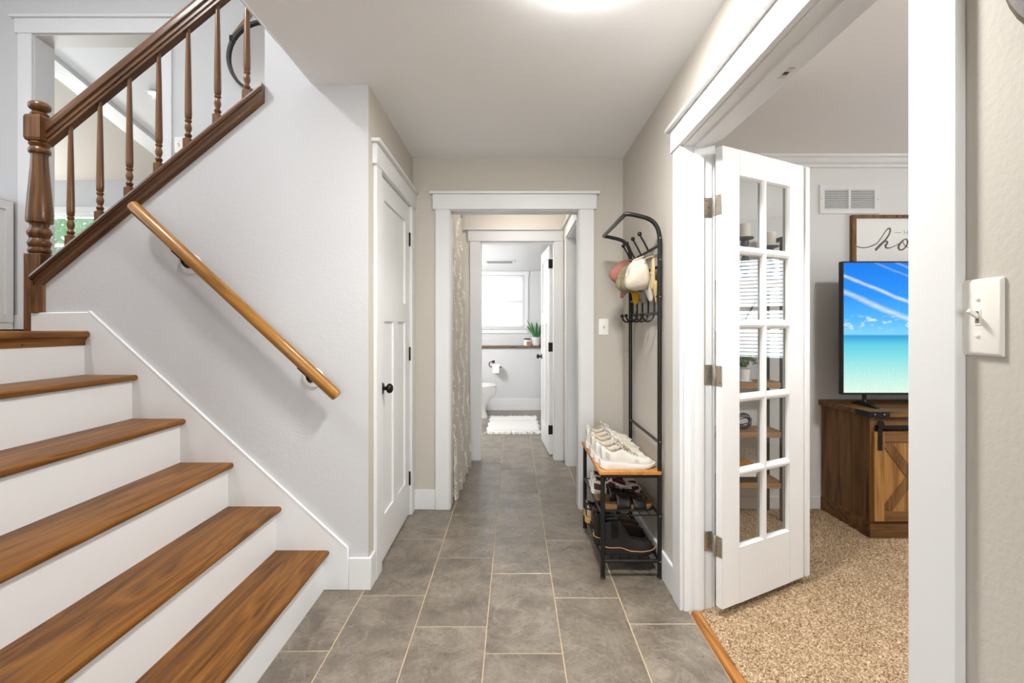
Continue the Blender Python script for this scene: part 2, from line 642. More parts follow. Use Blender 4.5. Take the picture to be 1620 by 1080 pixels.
# inner hall
wall('wall_inner_end', u_shape(-1.30, 1.30, -0.317 - T, 0.384 + T, 2.10 + T, 0, 2.5), 'y', 4.67, 4.79, M['wall_cream'], 'cream wall around the bathroom door')
wall('wall_inner_right', u_shape(YB + 0.12, 4.67, 3.68 - T, 4.455 + T, 2.10 + T, 0, 2.5), 'x', 0.497, 0.61, M['wall_cream'], 'cream inner hall wall with a cased side opening')
wall('wall_inner_left', [(YB + 0.12, 0), (4.67, 0), (4.67, 2.5), (YB + 0.12, 2.5)], 'x', -1.42, -1.30, M['wall_cream'], 'cream wall behind the lace curtain')
wall('wall_store', [(YB + 0.12, 0), (4.67, 0), (4.67, 2.5), (YB + 0.12, 2.5)], 'x', 1.30, 1.42, M['wall_cream'], 'cream wall seen through the side opening of the inner hall')
structure(MB().box(-1.42, 1.42, YB + 0.12, 4.79, 2.5, 2.6).build('ceiling_inner', M['ceiling']), 'ceiling of the inner hall', 'ceiling')

# bathroom
BC = 2.155
wall('wall_bath_lower', [(-1.5, 0), (0.95, 0), (0.95, 0.955), (-1.5, 0.955)], 'y', 7.45, 7.75, M['wall_bath'], 'pale grey lower bathroom wall under the ledge')
wb = with_window(MB(), -1.5, 0.95, 0.955, BC, -0.84, 0.165, 1.27, 2.09, 'y', 7.62, 7.74)
structure(wb.build('wall_bath_upper', M['wall_bath']), 'pale grey bathroom wall around the window', 'wall')
wall('wall_bath_left', [(4.79, 0), (7.75, 0), (7.75, BC), (4.79, BC)], 'x', -1.6, -1.5, M['wall_bath'], 'pale grey side wall of the bathroom beside the toilet tank')
wall('wall_bath_right', [(4.79, 0), (7.75, 0), (7.75, BC), (4.79, BC)], 'x', 0.95, 1.05, M['wall_bath'], 'pale grey side wall of the bathroom behind the open door')
structure(MB().box(-1.6, 1.05, 4.79, 7.75, BC, BC + 0.35).build('ceiling_bath', M['white']), 'white bathroom ceiling', 'ceiling')

# den on the other side of the double doors
DY = 3.40
wall('wall_den_back', [(XR + 0.125, 0), (4.6, 0), (4.6, CEIL), (XR + 0.125, CEIL)], 'y', DY, YB, M['wall_den'], 'grey back wall of the den behind the television')
wd = with_window(MB(), -0.9, YB, 0, CEIL, 1.1, 2.4, 0.9, 2.08, 'x', 4.6, 4.72)
structure(wd.build('wall_den_window', M['wall_den']), 'grey den wall with the curtained window', 'wall')
wall('wall_den_near', [(XR + 0.125, 0), (4.6, 0), (4.6, CEIL), (XR + 0.125, CEIL)], 'y', -0.9, -0.78, M['wall_den'], 'grey near wall of the den')
structure(MB().box(XR, 4.72, -0.9, YB, CEIL, CEIL + 0.12).build('ceiling_den', plain('den_ceiling_paint', (241, 237, 234), 0.9, bump=0.5, bscale=70)), 'grey textured ceiling of the den', 'ceiling')

# room beyond the landing, with a vaulted ceiling
UY = 7.0
wu = with_window(MB(), -9.5, -1.75, ZL, 6.5, -8.0, -5.55, 2.03, 2.91, 'y', UY, UY + 0.12)
structure(wu.build('wall_upper_far', M['wall_cool']), 'grey far wall of the upper room with a low wide window', 'wall')
wall('wall_upper_left', [(3.62, ZL), (UY, ZL), (UY, 6.5), (3.62, 6.5)], 'x', -9.6, -9.5, M['wall_cool'], 'grey side wall of the upper room')
wall('wall_upper_right', [(3.62, ZL), (UY, ZL), (UY, 6.5), (3.62, 6.5)], 'x', -1.75, -1.68, M['wall_cool'], 'grey wall of the upper room behind the hall')
structure(MB().box(-9.6, -1.68, 3.47, UY + 0.12, ZL - 0.1, ZL).build('floor_upper', M['carpet']), 'beige floor of the upper room', 'floor')
P1, P2 = Vector((-5.163, 5.447, 4.176)), Vector((-4.794, 6.522, 3.639))
dirv = (P2 - P1)


def on_line(y):
    return P1 + dirv * ((y - P1.y) / dirv.y)


a0, a1 = on_line(UY), on_line(3.62)
ca = MB()
ca.add([(-9.5, UY, 3.40), (a0.x, UY, a0.z), (a1.x, 3.62, a1.z), (-9.5, 3.62, 3.40 + (UY - 3.62) * 0.5), (-9.5, UY, 3.5), (a0.x, UY, a0.z + 0.1), (a1.x, 3.62, a1.z + 0.1), (-9.5, 3.62, 3.5 + (UY - 3.62) * 0.5)],
       [(0, 1, 2, 3), (7, 6, 5, 4), (0, 4, 5, 1), (1, 5, 6, 2), (2, 6, 7, 3), (3, 7, 4, 0)])
structure(ca.build('ceiling_vault', M['popcorn']), 'cream textured sloping ceiling of the upper room', 'ceiling')
rr = -0.12
cb = MB()
cb.add([(a0.x, UY, a0.z), (-1.75, UY, a0.z + (-1.75 - a0.x) * rr), (-1.75, 3.62, a1.z + (-1.75 - a1.x) * rr), (a1.x, 3.62, a1.z)] +
       [(a0.x, UY, a0.z + .1), (-1.75, UY, a0.z + (-1.75 - a0.x) * rr + .1), (-1.75, 3.62, a1.z + (-1.75 - a1.x) * rr + .1), (a1.x, 3.62, a1.z + .1)],
       [(0, 1, 2, 3), (7, 6, 5, 4), (0, 4, 5, 1), (1, 5, 6, 2), (2, 6, 7, 3), (3, 7, 4, 0)])
structure(cb.build('ceiling_vault_smooth', M['ceiling']), 'smooth white sloping ceiling with the recessed light', 'ceiling')
structure(MB().obox(a0 + Vector((0.10, 0, -0.045)), a1 + Vector((0.10, 0, -0.045)), 0.26, 0.05, up=(0.1, 0.45, 1)).build('trim_vault', M['white']), 'white board along the fold of the vaulted ceiling', 'trim')

# ---------------------------------------------------------------- doors' casings


def mapped(kind, plane):
    if kind == 'back':                       # face towards -y
        return lambda u, w, z: (u, plane - w, z)
    if kind == 'right':                      # face towards -x
        return lambda u, w, z: (plane - w, u, z)
    return lambda u, w, z: (plane + w, u, z)  # face towards +x


def mbox(mp, u0, u1, w0, w1, z0, z1, mb=None):
    a, b = mp(u0, w0, z0), mp(u1, w1, z1)
    mb = mb or MB()
    return mb.box(a[0], b[0], a[1], b[1], a[2], b[2])


def casing(name, label, kind, plane, u0, u1, zh, depth, zf=0.0, cw=0.10, hh=0.105, both=False, m=None, clip=None):
    m = m or M['white']
    mp = mapped(kind, plane)
    base = mp((u0 + u1) / 2, 0, zf)
    o = thing(name, label, 'trim', base, kind='structure')
    th, rv = 0.018, 0.006
    ulo, uhi = u0 - rv - cw, u1 + rv + cw
    if clip:
        ulo, uhi = max(ulo, clip[0]), min(uhi, clip[1])
    sides = [(0, th)] + ([(-depth, -depth - th)] if both else [])
    for w0, w1 in sides:
        mbox(mp, ulo, u0 - rv, w0, w1, zf, zh + rv).build('casing_leg', m, o, bevel=0.002)
        mbox(mp, u1 + rv, uhi, w0, w1, zf, zh + rv).build('casing_leg', m, o, bevel=0.002)
        s = 1 if w1 >= 0 else -1
        h0, h1 = ulo - 0.018, uhi + 0.018
        c0, c1 = ulo - 0.038, uhi + 0.038
        if clip:
            h0, h1, c0, c1 = max(h0, clip[0]), min(h1, clip[1]), max(c0, clip[0]), min(c1, clip[1])
        mbox(mp, h0, h1, w0, w1 + s * 0.006, zh + rv, zh + rv + hh).build('header_board', m, o, bevel=0.002)
        mbox(mp, c0, c1, w0, w1 + s * 0.026, zh + rv + hh, zh + rv + hh + 0.018).build('header_cap', m, o, bevel=0.002)
    mbox(mp, u0 - T, u0, 0, -depth, zf, zh).build('jamb', m, o)
    mbox(mp, u1, u1 + T, 0, -depth, zf, zh).build('jamb', m, o)
    mbox(mp, u0 - T, u1 + T, 0, -depth, zh, zh + T).build('head_jamb', m, o)
    return o, mp


casing('trim_1', 'white casing with flat header around the hall end opening', 'back', YB, -0.447, 0.457, HEAD, 0.12, both=True)
o, mp = casing('trim_2', 'wide white casing around the double door opening', 'right', XR, 0.93, 2.19, HEAD, 0.125, both=True)
# door stops and the ball-catch plate in that jamb
mbox(mp, 0.93, 2.19, -0.045, -0.085, HEAD - 0.012, HEAD).build('head_stop', M['white'], o)
mbox(mp, 2.178, 2.19, -0.045, -0.085, 0, HEAD - 0.012).build('stop', M['white'], o)
mbox(mp, 0.93, 0.942, -0.045, -0.085, 0, HEAD - 0.012).build('stop', M['white'], o)
cp = mbox(mp, 1.528, 1.592, -0.092, -0.118, HEAD - 0.002, HEAD).build('catch_plate', M['nickel'], o)
mbox(mp, 1.553, 1.567, -0.098, -0.112, HEAD - 0.0035, HEAD - 0.002).build('catch_hole', M['black'], cp)
casing('trim_3', 'white casing with flat header around the closet door', 'left', XL, 2.565, 3.31, HEAD, 0.12, clip=(2.40, YB - 0.001))
casing('trim_4', 'cream-lit white casing around the bathroom door', 'back', 4.67, -0.317, 0.384, 2.10, 0.12, clip=(-1.2, 0.475))
casing('trim_5', 'white casing of the side opening in the inner hall', 'right', 0.497, 3.68, 4.455, 2.10, 0.113, clip=(YB + 0.145, 4.66))
casing('trim_6', 'white casing around the landing opening above the stairs', 'back', 3.47, lw, -2.55, zb + HEAD, 0.15, zf=ZL)

# ---------------------------------------------------------------- baseboards


def baseboard(name, label, pieces, h=0.14, m=None):
    """pieces: list of (x0,x1,y0,y1[,z0])"""
    p = pieces[0]
    o = thing(name, label, 'baseboard', ((p[0] + p[1]) / 2, (p[2] + p[3]) / 2, p[4] if len(p) > 4 else 0), kind='structure')
    for p in pieces:
        z = p[4] if len(p) > 4 else 0
        MB().box(p[0], p[1], p[2], p[3], z, z + h).build('board', m or M['white'], o, bevel=0.003)
    return o


TB = 0.015
baseboard('baseboard_back', 'white baseboard on the hall end wall', [(XL, -0.447 - 0.107, YB - TB, YB), (0.457 + 0.107, XR, YB - TB, YB)])
baseboard('baseboard_right', 'white baseboard on the hall wall behind the shoe rack', [(XR - TB, XR, 2.19 + 0.107, YB - TB), (XR - TB, XR, -4.08, 0.93 - 0.107)])
baseboard('baseboard_left', 'short white baseboard wrapping the stair wall corner', [(-0.809, XL + TB, YS - TB, YS), (XL, XL + TB, YS, 2.455)], 0.157)
baseboard('baseboard_den', 'white baseboard along the den walls', [(XR + 0.125, 4.6, DY - TB, DY, 0.012), (4.6 - TB, 4.6, -0.78, DY - TB, 0.012), (XR + 0.125, XR + 0.14, 2.33, DY - TB, 0.012)], 0.085)
baseboard('baseboard_inner', 'white baseboard in the inner hall', [(0.482, 0.497, 4.562, 4.67), (-1.3, -0.43, 4.655, 4.67)], 0.13)
baseboard('baseboard_bath', 'tall white baseboard on the bathroom wall', [(-1.5, 0.95, 7.435, 7.45), (0.935, 0.95, 4.79, 7.435)], 0.175)
baseboard('baseboard_landing', 'white baseboard at the foot of the landing wall', [(-4.48, lw - 0.107, 3.455, 3.47, ZL)], 0.10)
# crown moulding in the den
cm = [(DY, CEIL), (DY - 0.075, CEIL), (DY - 0.070, CEIL - 0.012), (DY - 0.055, CEIL - 0.022), (DY - 0.040, CEIL - 0.045), (DY - 0.020, CEIL - 0.058), (DY - 0.016, CEIL - 0.072), (DY, CEIL - 0.078)]
structure(MB().prism(cm, 'x', XR + 0.125, 4.6).build('trim_crown', M['white']), 'white crown moulding along the den back wall', 'trim')

# ---------------------------------------------------------------- floors
fl = structure(MB().box(-4.6, XR + 0.035, -4.2, 7.75, -0.10, -0.0015).build('floor', M['grout']), 'grey slate-look tile floor with sand grout running down the hall', 'floor')
gx = 0.3085
xs = [-0.733 + gx * k for k in range(-3, 6)]
off = {0: 1.924, 1: 2.02, 2: 1.924, 3: 2.320, 4: 2.081, 5: 1.910, 6: 2.299, 7: 2.099, 8: 2.0}
cache = {}


def place_tile(x0, x1, y0, y1):
    g = 0.0022
    x0, x1, y0, y1 = x0 + g, x1 - g, y0 + g, y1 - g
    if x1 - x0 < 0.03 or y1 - y0 < 0.03:
        return
    key = (round(x1 - x0, 4), round(y1 - y0, 4))
    if key not in cache:
        a, b = key[0] / 2, key[1] / 2
        e, d = 0.0018, 0.0016
        mb = MB()
        mb.loft([[(-a, -b, -0.006), (a, -b, -0.006), (a, b, -0.006), (-a, b, -0.006)], [(-a, -b, -d), (a, -b, -d), (a, b, -d), (-a, b, -d)],
                 [(-a + e, -b + e, 0), (a - e, -b + e, 0), (a - e, b - e, 0), (-a + e, b - e, 0)]])
        cache[key] = mb.mesh('tile')
    put('tile', cache[key], M['tile'], fl, loc=((x0 + x1) / 2, (y0 + y1) / 2, 0))


# zones of tiled floor: (xmin, xmax, ymin, ymax); tiles run on under walls and doorways
zones = [(-0.93, XR + 0.02, -1.7, YS), (XL, XR, YS, YB), (-0.447, 0.457, YB, 3.54), (-0.75, 0.497, 3.54, 4.67), (0.497, 0.809, 3.68, 4.455), (-0.317, 0.384, 4.67, 4.79), (-0.75, 0.95, 4.79, 7.44)]
for c in range(len(xs)):
    cx0, cx1 = xs[c], xs[c] + gx
    k0 = off[c] - 0.616 * 6
    for r in range(24):
        y0, y1 = k0 + 0.616 * r, k0 + 0.616 * (r + 1)
        if not any(min(cx1, z[1]) - max(cx0, z[0]) > 0.004 and min(y1, z[3]) - max(y0, z[2]) > 0.004 for z in zones):
            continue
        place_tile(cx0, min(cx1, XR + 0.022 if y0 < YB else 0.95), y0, min(y1, 7.46))

# carpet with real pile relief
structure(MB().box(XR + 0.06, 4.6, -0.78, DY, -0.1, 0.004).build('floor_den', M['carpet']), 'floor under the den carpet', 'floor')
nx, ny, cell = 330, 372, 0.0075
rng = np.random.default_rng(3)
X0c, Y0c = XR + 0.062, 0.60
gxs = X0c + np.arange(nx) * cell
gys = Y0c + np.arange(ny) * cell
gxs = gxs[gxs < 4.6]
gys = gys[gys < DY - TB]
nx, ny = len(gxs), len(gys)
GX, GY = np.meshgrid(gxs, gys, indexing='ij')
Hh = rng.random((nx, ny))
low = rng.random((nx // 8 + 2, ny // 8 + 2))
lowi = np.kron(low, np.ones((8, 8)))[:nx, :ny]
GZ = 0.006 + 0.010 * Hh + 0.003 * lowi
co = np.stack([GX + (rng.random((nx, ny)) - .5) * 0.006, GY + (rng.random((nx, ny)) - .5) * 0.006, GZ], -1).reshape(-1, 3)
ii = np.arange(nx * ny).reshape(nx, ny)
quads = np.stack([ii[:-1, :-1], ii[1:, :-1], ii[1:, 1:], ii[:-1, 1:]], -1).reshape(-1, 4)
me = bpy.data.meshes.new('carpet_pile')
me.vertices.add(len(co))
me.vertices.foreach_set('co', co.ravel())
me.loops.add(quads.size)
me.loops.foreach_set('vertex_index', quads.ravel())
me.polygons.add(len(quads))
me.polygons.foreach_set('loop_start', np.arange(len(quads)) * 4)
me.update(calc_edges=True)
tag(put('carpet_pile', me, M['carpet']), 'speckled beige cut-pile carpet covering the den floor', 'carpet', kind='stuff')
# oak threshold between tile and carpet
st = MB().prism([(XR + 0.022, 0), (XR + 0.068, 0), (XR + 0.068, 0.010), (XR + 0.058, 0.016), (XR + 0.03, 0.013)], 'y', 0.95, 2.17).build('trim_threshold', M['oak_x'])
structure(st, 'golden oak threshold strip between hall tile and den carpet', 'trim')
st.location.y = 0

# ---------------------------------------------------------------- panel doors


def panel_door(name, label, w, h, t, knob_m, hinge_zs, barrel, mats):
    o = thing(name, label, 'door', (0, 0, 0), kind='structure', world=False)
    m = mats
    sw, zt, zm1, zm0, zb_ = 0.112, h - 0.115, 1.425, 1.305, 0.235
    MB().box(0, sw, 0, t, 0, h).build('stile', m, o)
    MB().box(w - sw, w, 0, t, 0, h).build('stile', m, o)
    MB().box(sw, w - sw, 0, t, zt, h).build('rail', m, o)
    MB().box(sw, w - sw, 0, t, zm0, zm1).build('rail', m, o)
    MB().box(sw, w - sw, 0, t, 0, zb_).build('rail', m, o)
    MB().box(w / 2 - 0.055, w / 2 + 0.055, 0, t, zb_, zm0).build('mullion', m, o)
    MB().box(sw, w - sw, 0.011, t - 0.011, zm1, zt).build('panel', m, o)
    MB().box(sw, w / 2 - 0.055, 0.011, t - 0.011, zb_, zm0).build('panel', m, o)
    MB().box(w / 2 + 0.055, w - sw, 0.011, t - 0.011, zb_, zm0).build('panel', m, o)
    for z in hinge_zs:
        hg = MB().box(-0.003, 0.0, 0.004, t - 0.002, z - 0.045, z + 0.045).build('hinge', M['bronze'], o, bevel=0.001)
        yb = t + 0.004 if barrel else -0.004
        MB().lathe([(0.006, -0.046), (0.0065, -0.045), (0.0065, 0.045), (0.006, 0.046)], (-0.002, yb, z), 'z', 10).build('barrel', M['bronze'], hg, smooth=True)
    kx, kz = w - 0.06, 0.94
    for side in (0, 1):
        y0 = t if side else 0
        s = 1 if side else -1
        kb = MB().lathe([(0.0, 0.058), (0.014, 0.058), (0.022, 0.053), (0.027, 0.043), (0.027, 0.036), (0.020, 0.028), (0.011, 0.024), (0.010, 0.010), (0.010, 0.0)], (kx, y0, kz), 'y', 18, s)
        kk = kb.build('knob', knob_m, o, smooth=True)
        MB().lathe([(0.0, 0.009), (0.024, 0.009), (0.031, 0.004), (0.032, 0.0)], (kx, y0, kz), 'y', 20, s).build('rosette', knob_m, kk, smooth=True)
    return o


d1 = panel_door('door_1', 'closed white three-panel closet door with dark bronze knob', 0.735, 2.09, 0.035, M['bronze'], (0.24, 1.09, 1.87), True, M['white_door'])
d1.location = (XL - 0.037, 3.305, 0.012)
d1.rotation_euler = (0, 0, -math.pi / 2)
d3 = panel_door('door_2', 'white three-panel bathroom door standing open with black hinges', 0.69, 2.085, 0.038, M['bronze'], (0.245, 1.07, 1.90), True, M['white_door'])
d3.location = (0.392, 4.83, 0.012)
d3.rotation_euler = (0, 0, math.radians(93.7))

# ---------------------------------------------------------------- glazed double-door leaf, half open
fd = thing('door_3', 'white glazed ten-pane double-door leaf standing half open into the den', 'door', (0, 0, 0), kind='structure', world=False)
w, h, t = 0.604, 2.03, 0.036
# local: x from hinge edge to free edge, y 0 = face towards the hall, +y away, z up
sw0, sw1, rt, rb = 0.113, 0.477, h - 0.115, 0.249
m = M['white_door']
MB().box(0, sw0, 0, t, 0, h).build('stile', m, fd, bevel=0.002)
MB().box(sw1, w, 0, t, 0, h).build('stile', m, fd, bevel=0.002)
MB().box(sw0, sw1, 0, t, rt, h).build('rail', m, fd)
MB().box(sw0, sw1, 0, t, 0, rb).build('rail', m, fd)
mid = (sw0 + sw1) / 2
mw = 0.012
MB().prism([(mid - mw, 0.004), (mid - 0.004, -0.001), (mid + 0.004, -0.001), (mid + mw, 0.004), (mid + mw, t - 0.004), (mid + 0.004, t + 0.001), (mid - 0.004, t + 0.001), (mid - mw, t - 0.004)], 'z', rb, rt).build('muntin', m, fd)
ph = (rt - rb) / 5
for k in range(1, 5):
    z = rb + ph * k
    MB().prism([(0.004, z - mw), (-0.001, z - 0.004), (-0.001, z + 0.004), (0.004, z + mw), (t - 0.004, z + mw), (t + 0.001, z + 0.004), (t + 0.001, z - 0.004), (t - 0.004, z - mw)], 'x', sw0, sw1).build('muntin', m, fd)
for k in range(5):
    for c in range(2):
        x0 = sw0 if c == 0 else mid + mw
        x1 = mid - mw if c == 0 else sw1
        z0 = rb + ph * k + (mw if k else 0)
        z1 = rb + ph * (k + 1) - (mw if k < 4 else 0)
        pn = MB().box(x0, x1, t / 2 - 0.0015, t / 2 + 0.0015, z0, z1).build('pane', M['glass'], fd)
        # glazing bead: a sloped frame on the hall side
        b = 0.009
        rings = []
        for q in ((0, t / 2 - 0.002), (0, 0.003), (b * 0.5, 0.007), (b, t / 2 - 0.002)):
            i, y = q
            rings.append([(x0 + i, y, z0 + i), (x1 - i, y, z0 + i), (x1 - i, y, z1 - i), (x0 + i, y, z1 - i)])
        MB().loft(rings, cap=False).build('bead', m, pn)
MB().box(w - 0.012, w + 0.020, -0.012, -0.0, 0.004, h - 0.004).build('astragal', m, fd, bevel=0.004)
for z in (0.268, 1.020, 1.775):
    hg = MB().box(-0.0025, 0.0, 0.002, t - 0.002, z - 0.045, z + 0.045).build('hinge', M['nickel'], fd, bevel=0.001)
    MB().lathe([(0.005, -0.048), (0.006, -0.046), (0.006, 0.046), (0.005, 0.048)], (-0.004, t + 0.003, z), 'z', 10).build('barrel', M['nickel'], hg, smooth=True)
    for q, (yy, zz) in enumerate(((0.012, 0.03), (0.026, 0.0), (0.012, -0.03))):
        MB().lathe([(0.0035, 0.0), (0.0035, 0.0012), (0.0, 0.0015)], (-0.0025, yy, z + zz), 'x', 8, -1).build('screw', M['chrome'], hg)
fd.location = (0.912, 2.116, 0.050)
fd.rotation_euler = (0, 0, math.atan2(0.471, 0.882))
# the hinges' other leaves are screwed to the jamb
tj = thing('trim_hinge_leaf', 'satin nickel hinge leaves screwed to the double door jamb', 'hinge', (0.88, 2.19, 0.3), kind='structure')
for z in (0.318, 1.070, 1.825):
    lf = MB().box(0.860, 0.8945, 2.1872, 2.190, z - 0.045, z + 0.045).build('hinge_leaf', M['nickel'], tj, bevel=0.001)
    for xx, zz in ((0.868, 0.03), (0.880, 0.0), (0.868, -0.03)):
        MB().lathe([(0.0035, 0.0), (0.0035, 0.0012), (0.0, 0.0015)], (xx, 2.1872, z + zz), 'y', 8, -1).build('screw', M['chrome'], lf)

# ---------------------------------------------------------------- windows


def window_unit(name, label, axis, plane, a0, a1, z0, z1, inner, cw=0.08, thick=0.12):
    """sash, casing and glass; `inner` = +1/-1 direction from the wall plane into the room"""
    def bx(u0, u1, w0, w1, q0, q1):
        if axis == 'y':
            return MB().box(u0, u1, plane + w0 * inner, plane + w1 * inner, q0, q1)
        return MB().box(plane + w0 * inner, plane + w1 * inner, u0, u1, q0, q1)
    base = ((a0 + a1) / 2, plane, z0) if axis == 'y' else (plane, (a0 + a1) / 2, z0)
    o = thing(name, label, 'window', base, kind='structure')
    f = 0.045
    bx(a0, a0 + f, -0.02, -0.07, z0, z1).build('window_frame', M['white'], o)
    bx(a1 - f, a1, -0.02, -0.07, z0, z1).build('window_frame', M['white'], o)
    bx(a0 + f, a1 - f, -0.02, -0.07, z0, z0 + f).build('window_frame', M['white'], o)
    bx(a0 + f, a1 - f, -0.02, -0.07, z1 - f, z1).build('window_frame', M['white'], o)
    zm = (z0 + z1) / 2
    bx(a0 + f, a1 - f, -0.02, -0.07, zm - 0.02, zm + 0.02).build('meeting_rail', M['white'], o)
    bx(a0 + f, a1 - f, -0.043, -0.047, z0 + f, zm - 0.02).build('pane', M['glass'], o)
    bx(a0 + f, a1 - f, -0.043, -0.047, zm + 0.02, z1 - f).build('pane', M['glass'], o)
    if cw:
        top = min(cw, 0.10)
        bx(a0 - cw, a0, 0.0, 0.016, z0 - 0.0, z1).build('casing_leg', M['white'], o)
        bx(a1, a1 + cw, 0.0, 0.016, z0 - 0.0, z1).build('casing_leg', M['white'], o)
        bx(a0 - cw - 0.012, a1 + cw + 0.012, 0.0, 0.020, z1, z1 + top).build('header_board', M['white'], o)
        bx(a0 - cw - 0.03, a1 + cw + 0.03, 0.0, 0.045, z0 - 0.02, z0).build('window_sill', M['white'], o, bevel=0.003)
        bx(a0 - cw, a1 + cw, 0.0, 0.016, z0 - 0.09, z0 - 0.02).build('apron', M['white'], o)
    return o


window_unit('window_1', 'bright bathroom window with white casing above the wooden ledge', 'y', 7.62, -0.84, 0.165, 1.27, 2.09, -1, cw=0.06)
window_unit('window_2', 'tall landing window beyond the stairs', 'x', -4.48, 1.15, 2.35, 1.95, 3.6, 1)
window_unit('window_3', 'den window between pale curtains', 'x', 4.60, 1.1, 2.4, 0.9, 2.08, -1)
window_unit('window_4', 'low wide window of the upper room with green trees outside', 'y', UY, -8.0, -5.55, 2.03, 2.91, -1, cw=0.14)
window_unit('window_added', 'large glazed panel added out of sight behind the camera to fill the hall with light', 'y', -4.08, -0.78, 0.58, 0.25, 2.15, 1)  # added window, unseen, gives the hall fill light an opening

# ================================================================== STAIRS
RISE, RUN, NOSE0, Z0 = 0.2142, 0.2335, -0.9015, 0.196
Y0S, Y1S = 0.855, YS - 0.016
stairs = thing('staircase', 'oak staircase with white risers climbing from the hall floor to the landing', 'staircase', (-0.93, 1.6, 0))
for i in range(6):
    xn = NOSE0 - RUN * i
    zt = Z0 + RISE * i
    zprev = Z0 + RISE * (i - 1) if i else 0.0
    xr = xn - 0.028
    if i < 5:
        back = xn - RUN - 0.028
        th = 0.027
        r = th / 2
        prof = [(back, zt - th), (xn - r, zt - th)] + [(xn - r + r * math.sin(a), zt - r - r * math.cos(a)) for a in [math.pi * k / 8 for k in range(1, 8)]] + [(xn - r, zt), (back, zt)]
        MB().prism(prof, 'y', Y0S, Y1S).build('tread', M['oak_y'], stairs, smooth=True)
        rz = zt - th
    else:
        th = 0.034
        prof = [(-4.475, zt - th), (xn - 0.012, zt - th), (xn - 0.003, zt - th + 0.006), (xn, zt - th / 2), (xn - 0.003, zt - 0.006), (xn - 0.012, zt), (-4.475, zt)]
        MB().prism(prof, 'y', Y0S, Y1S - 0.001).build('landing_floor', M['oak_y'], stairs, smooth=True)
        cv = [(xr - 0.01, zt - th - 0.036), (xr + 0.004, zt - th - 0.036), (xr + 0.006, zt - th - 0.014), (xr + 0.016, zt - th), (xr - 0.01, zt - th)]
        pc = MB().prism(cv, 'y', Y0S, Y1S).build('cove_moulding', M['oak_y'], stairs)
        for yy in (1.62, 2.06):
            MB().lathe([(0.005, 0), (0.005, 0.002), (0.0, 0.003)], (xr + 0.0045, yy, zt - th - 0.024), 'x', 8, 1).build('nail_plug', M['black'], pc)
        rz = zt - th - 0.036
    MB().box(xr - 0.018, xr, Y0S, Y1S, zprev, rz).build('riser', M['white'], stairs)
# skirt board against the stair wall
sk = [(-0.809, 0), (-0.809, 0.202), (-2.078, 1.360), (-2.36, 1.356), (-2.36, 0.85), (-2.13, 0.85), (-1.2, 0.0)]
so = MB().prism(sk, 'y', YS - 0.016, YS).build('skirt_board', M['white'], stairs, bevel=0.005)
# lighter cap bead along the skirt
MB().obox((-0.815, YS - 0.009, 0.2045), (-2.078, YS - 0.009, 1.3625), 0.017, 0.006, up=(0.675, 0, 0.738)).build('skirt_bead', M['white'], so)

# ================================================================== BALUSTRADE ON THE KNEE WALL
bal = thing('stair_balustrade', 'dark oak balustrade with turned newel post and spindles on the knee wall', 'balustrade', (-2.37, 2.42, ZL))
sl = math.atan(0.825)


def sloped(name, prof, x0, x1, zfun, m, parent, smooth=False):
    """prof: (y, dz) outline swept along the slope"""
    r0 = [(x0, y, zfun(x0) + dz) for y, dz in prof]
    r1 = [(x1, y, zfun(x1) + dz) for y, dz in prof]
    return MB().loft([r0, r1]).build(name, m, parent, smooth=smooth)


yc = YS + 0.06
cap_prof = [(YS - 0.030, -0.028), (YS - 0.034, -0.014), (YS - 0.030, 0), (YS + 0.150, 0), (YS + 0.154, -0.014), (YS + 0.150, -0.028)]
sloped('cap_rail', cap_prof, -2.352, -1.224, zcap, M['oak_dark_x'], bal)
mo = [(YS, -0.028), (YS - 0.024, -0.028), (YS - 0.024, -0.040), (YS - 0.019, -0.052), (YS - 0.017, -0.070), (YS - 0.011, -0.082), (YS, -0.086)]
sloped('cap_moulding', mo, -2.338, -1.224, zcap, M['oak_dark_x'], bal)
# the moulding turns down beside the newel
zt_ = zcap(-2.352) - 0.03
MB().box(-2.356, -2.345, YS - 0.030, YS, 1.357, zt_).build('end_board', M['oak_dark_z'], bal)
MB().prism([(-2.345, YS), (-2.345, YS - 0.022), (-2.330, YS - 0.022), (-2.318, YS - 0.017), (-2.306, YS - 0.010), (-2.300, YS)], 'z', 1.357, zcap(-2.34) - 0.06).build('end_moulding', M['oak_dark_z'], bal)
# newel post
NX, NY = -2.372, YS + 0.042
q = 0.0415
nw = MB().lathe([(0.030, 1.645), (0.043, 1.655), (0.046, 1.668), (0.040, 1.680), (0.044, 1.690), (0.048, 1.703), (0.043, 1.716), (0.038, 1.726), (0.047, 1.745), (0.049, 1.757), (0.044, 1.768), (0.036, 1.785), (0.040, 1.800),
                 (0.051, 1.806), (0.053, 1.820), (0.052, 1.850), (0.047, 1.930), (0.041, 2.010), (0.036, 2.080), (0.0335, 2.130), (0.034, 2.145), (0.042, 2.152), (0.044, 2.164), (0.040, 2.175), (0.034, 2.182), (0.040, 2.190),
                 (0.043, 2.197), (0.036, 2.206)], (NX, NY, 0), 'z', 28)
npst = nw.build('newel_post', M['oak_dark_z'], bal, smooth=True)
MB().box(NX - q, NX + q, NY - q, NY + q, ZL, 1.650).build('newel_base', M['oak_dark_z'], npst, bevel=0.004)
c_ = 0.014
rings = []
for z, d in ((2.203, c_), (2.210, 0.004), (2.222, 0), (2.322, 0), (2.334, 0.004), (2.341, c_)):
    a = q - d
    rings.append([(NX - a, NY - a, z), (NX + a, NY - a, z), (NX + a, NY + a, z), (NX - a, NY + a, z)])
MB().loft(rings).build('newel_block', M['oak_dark_z'], npst)
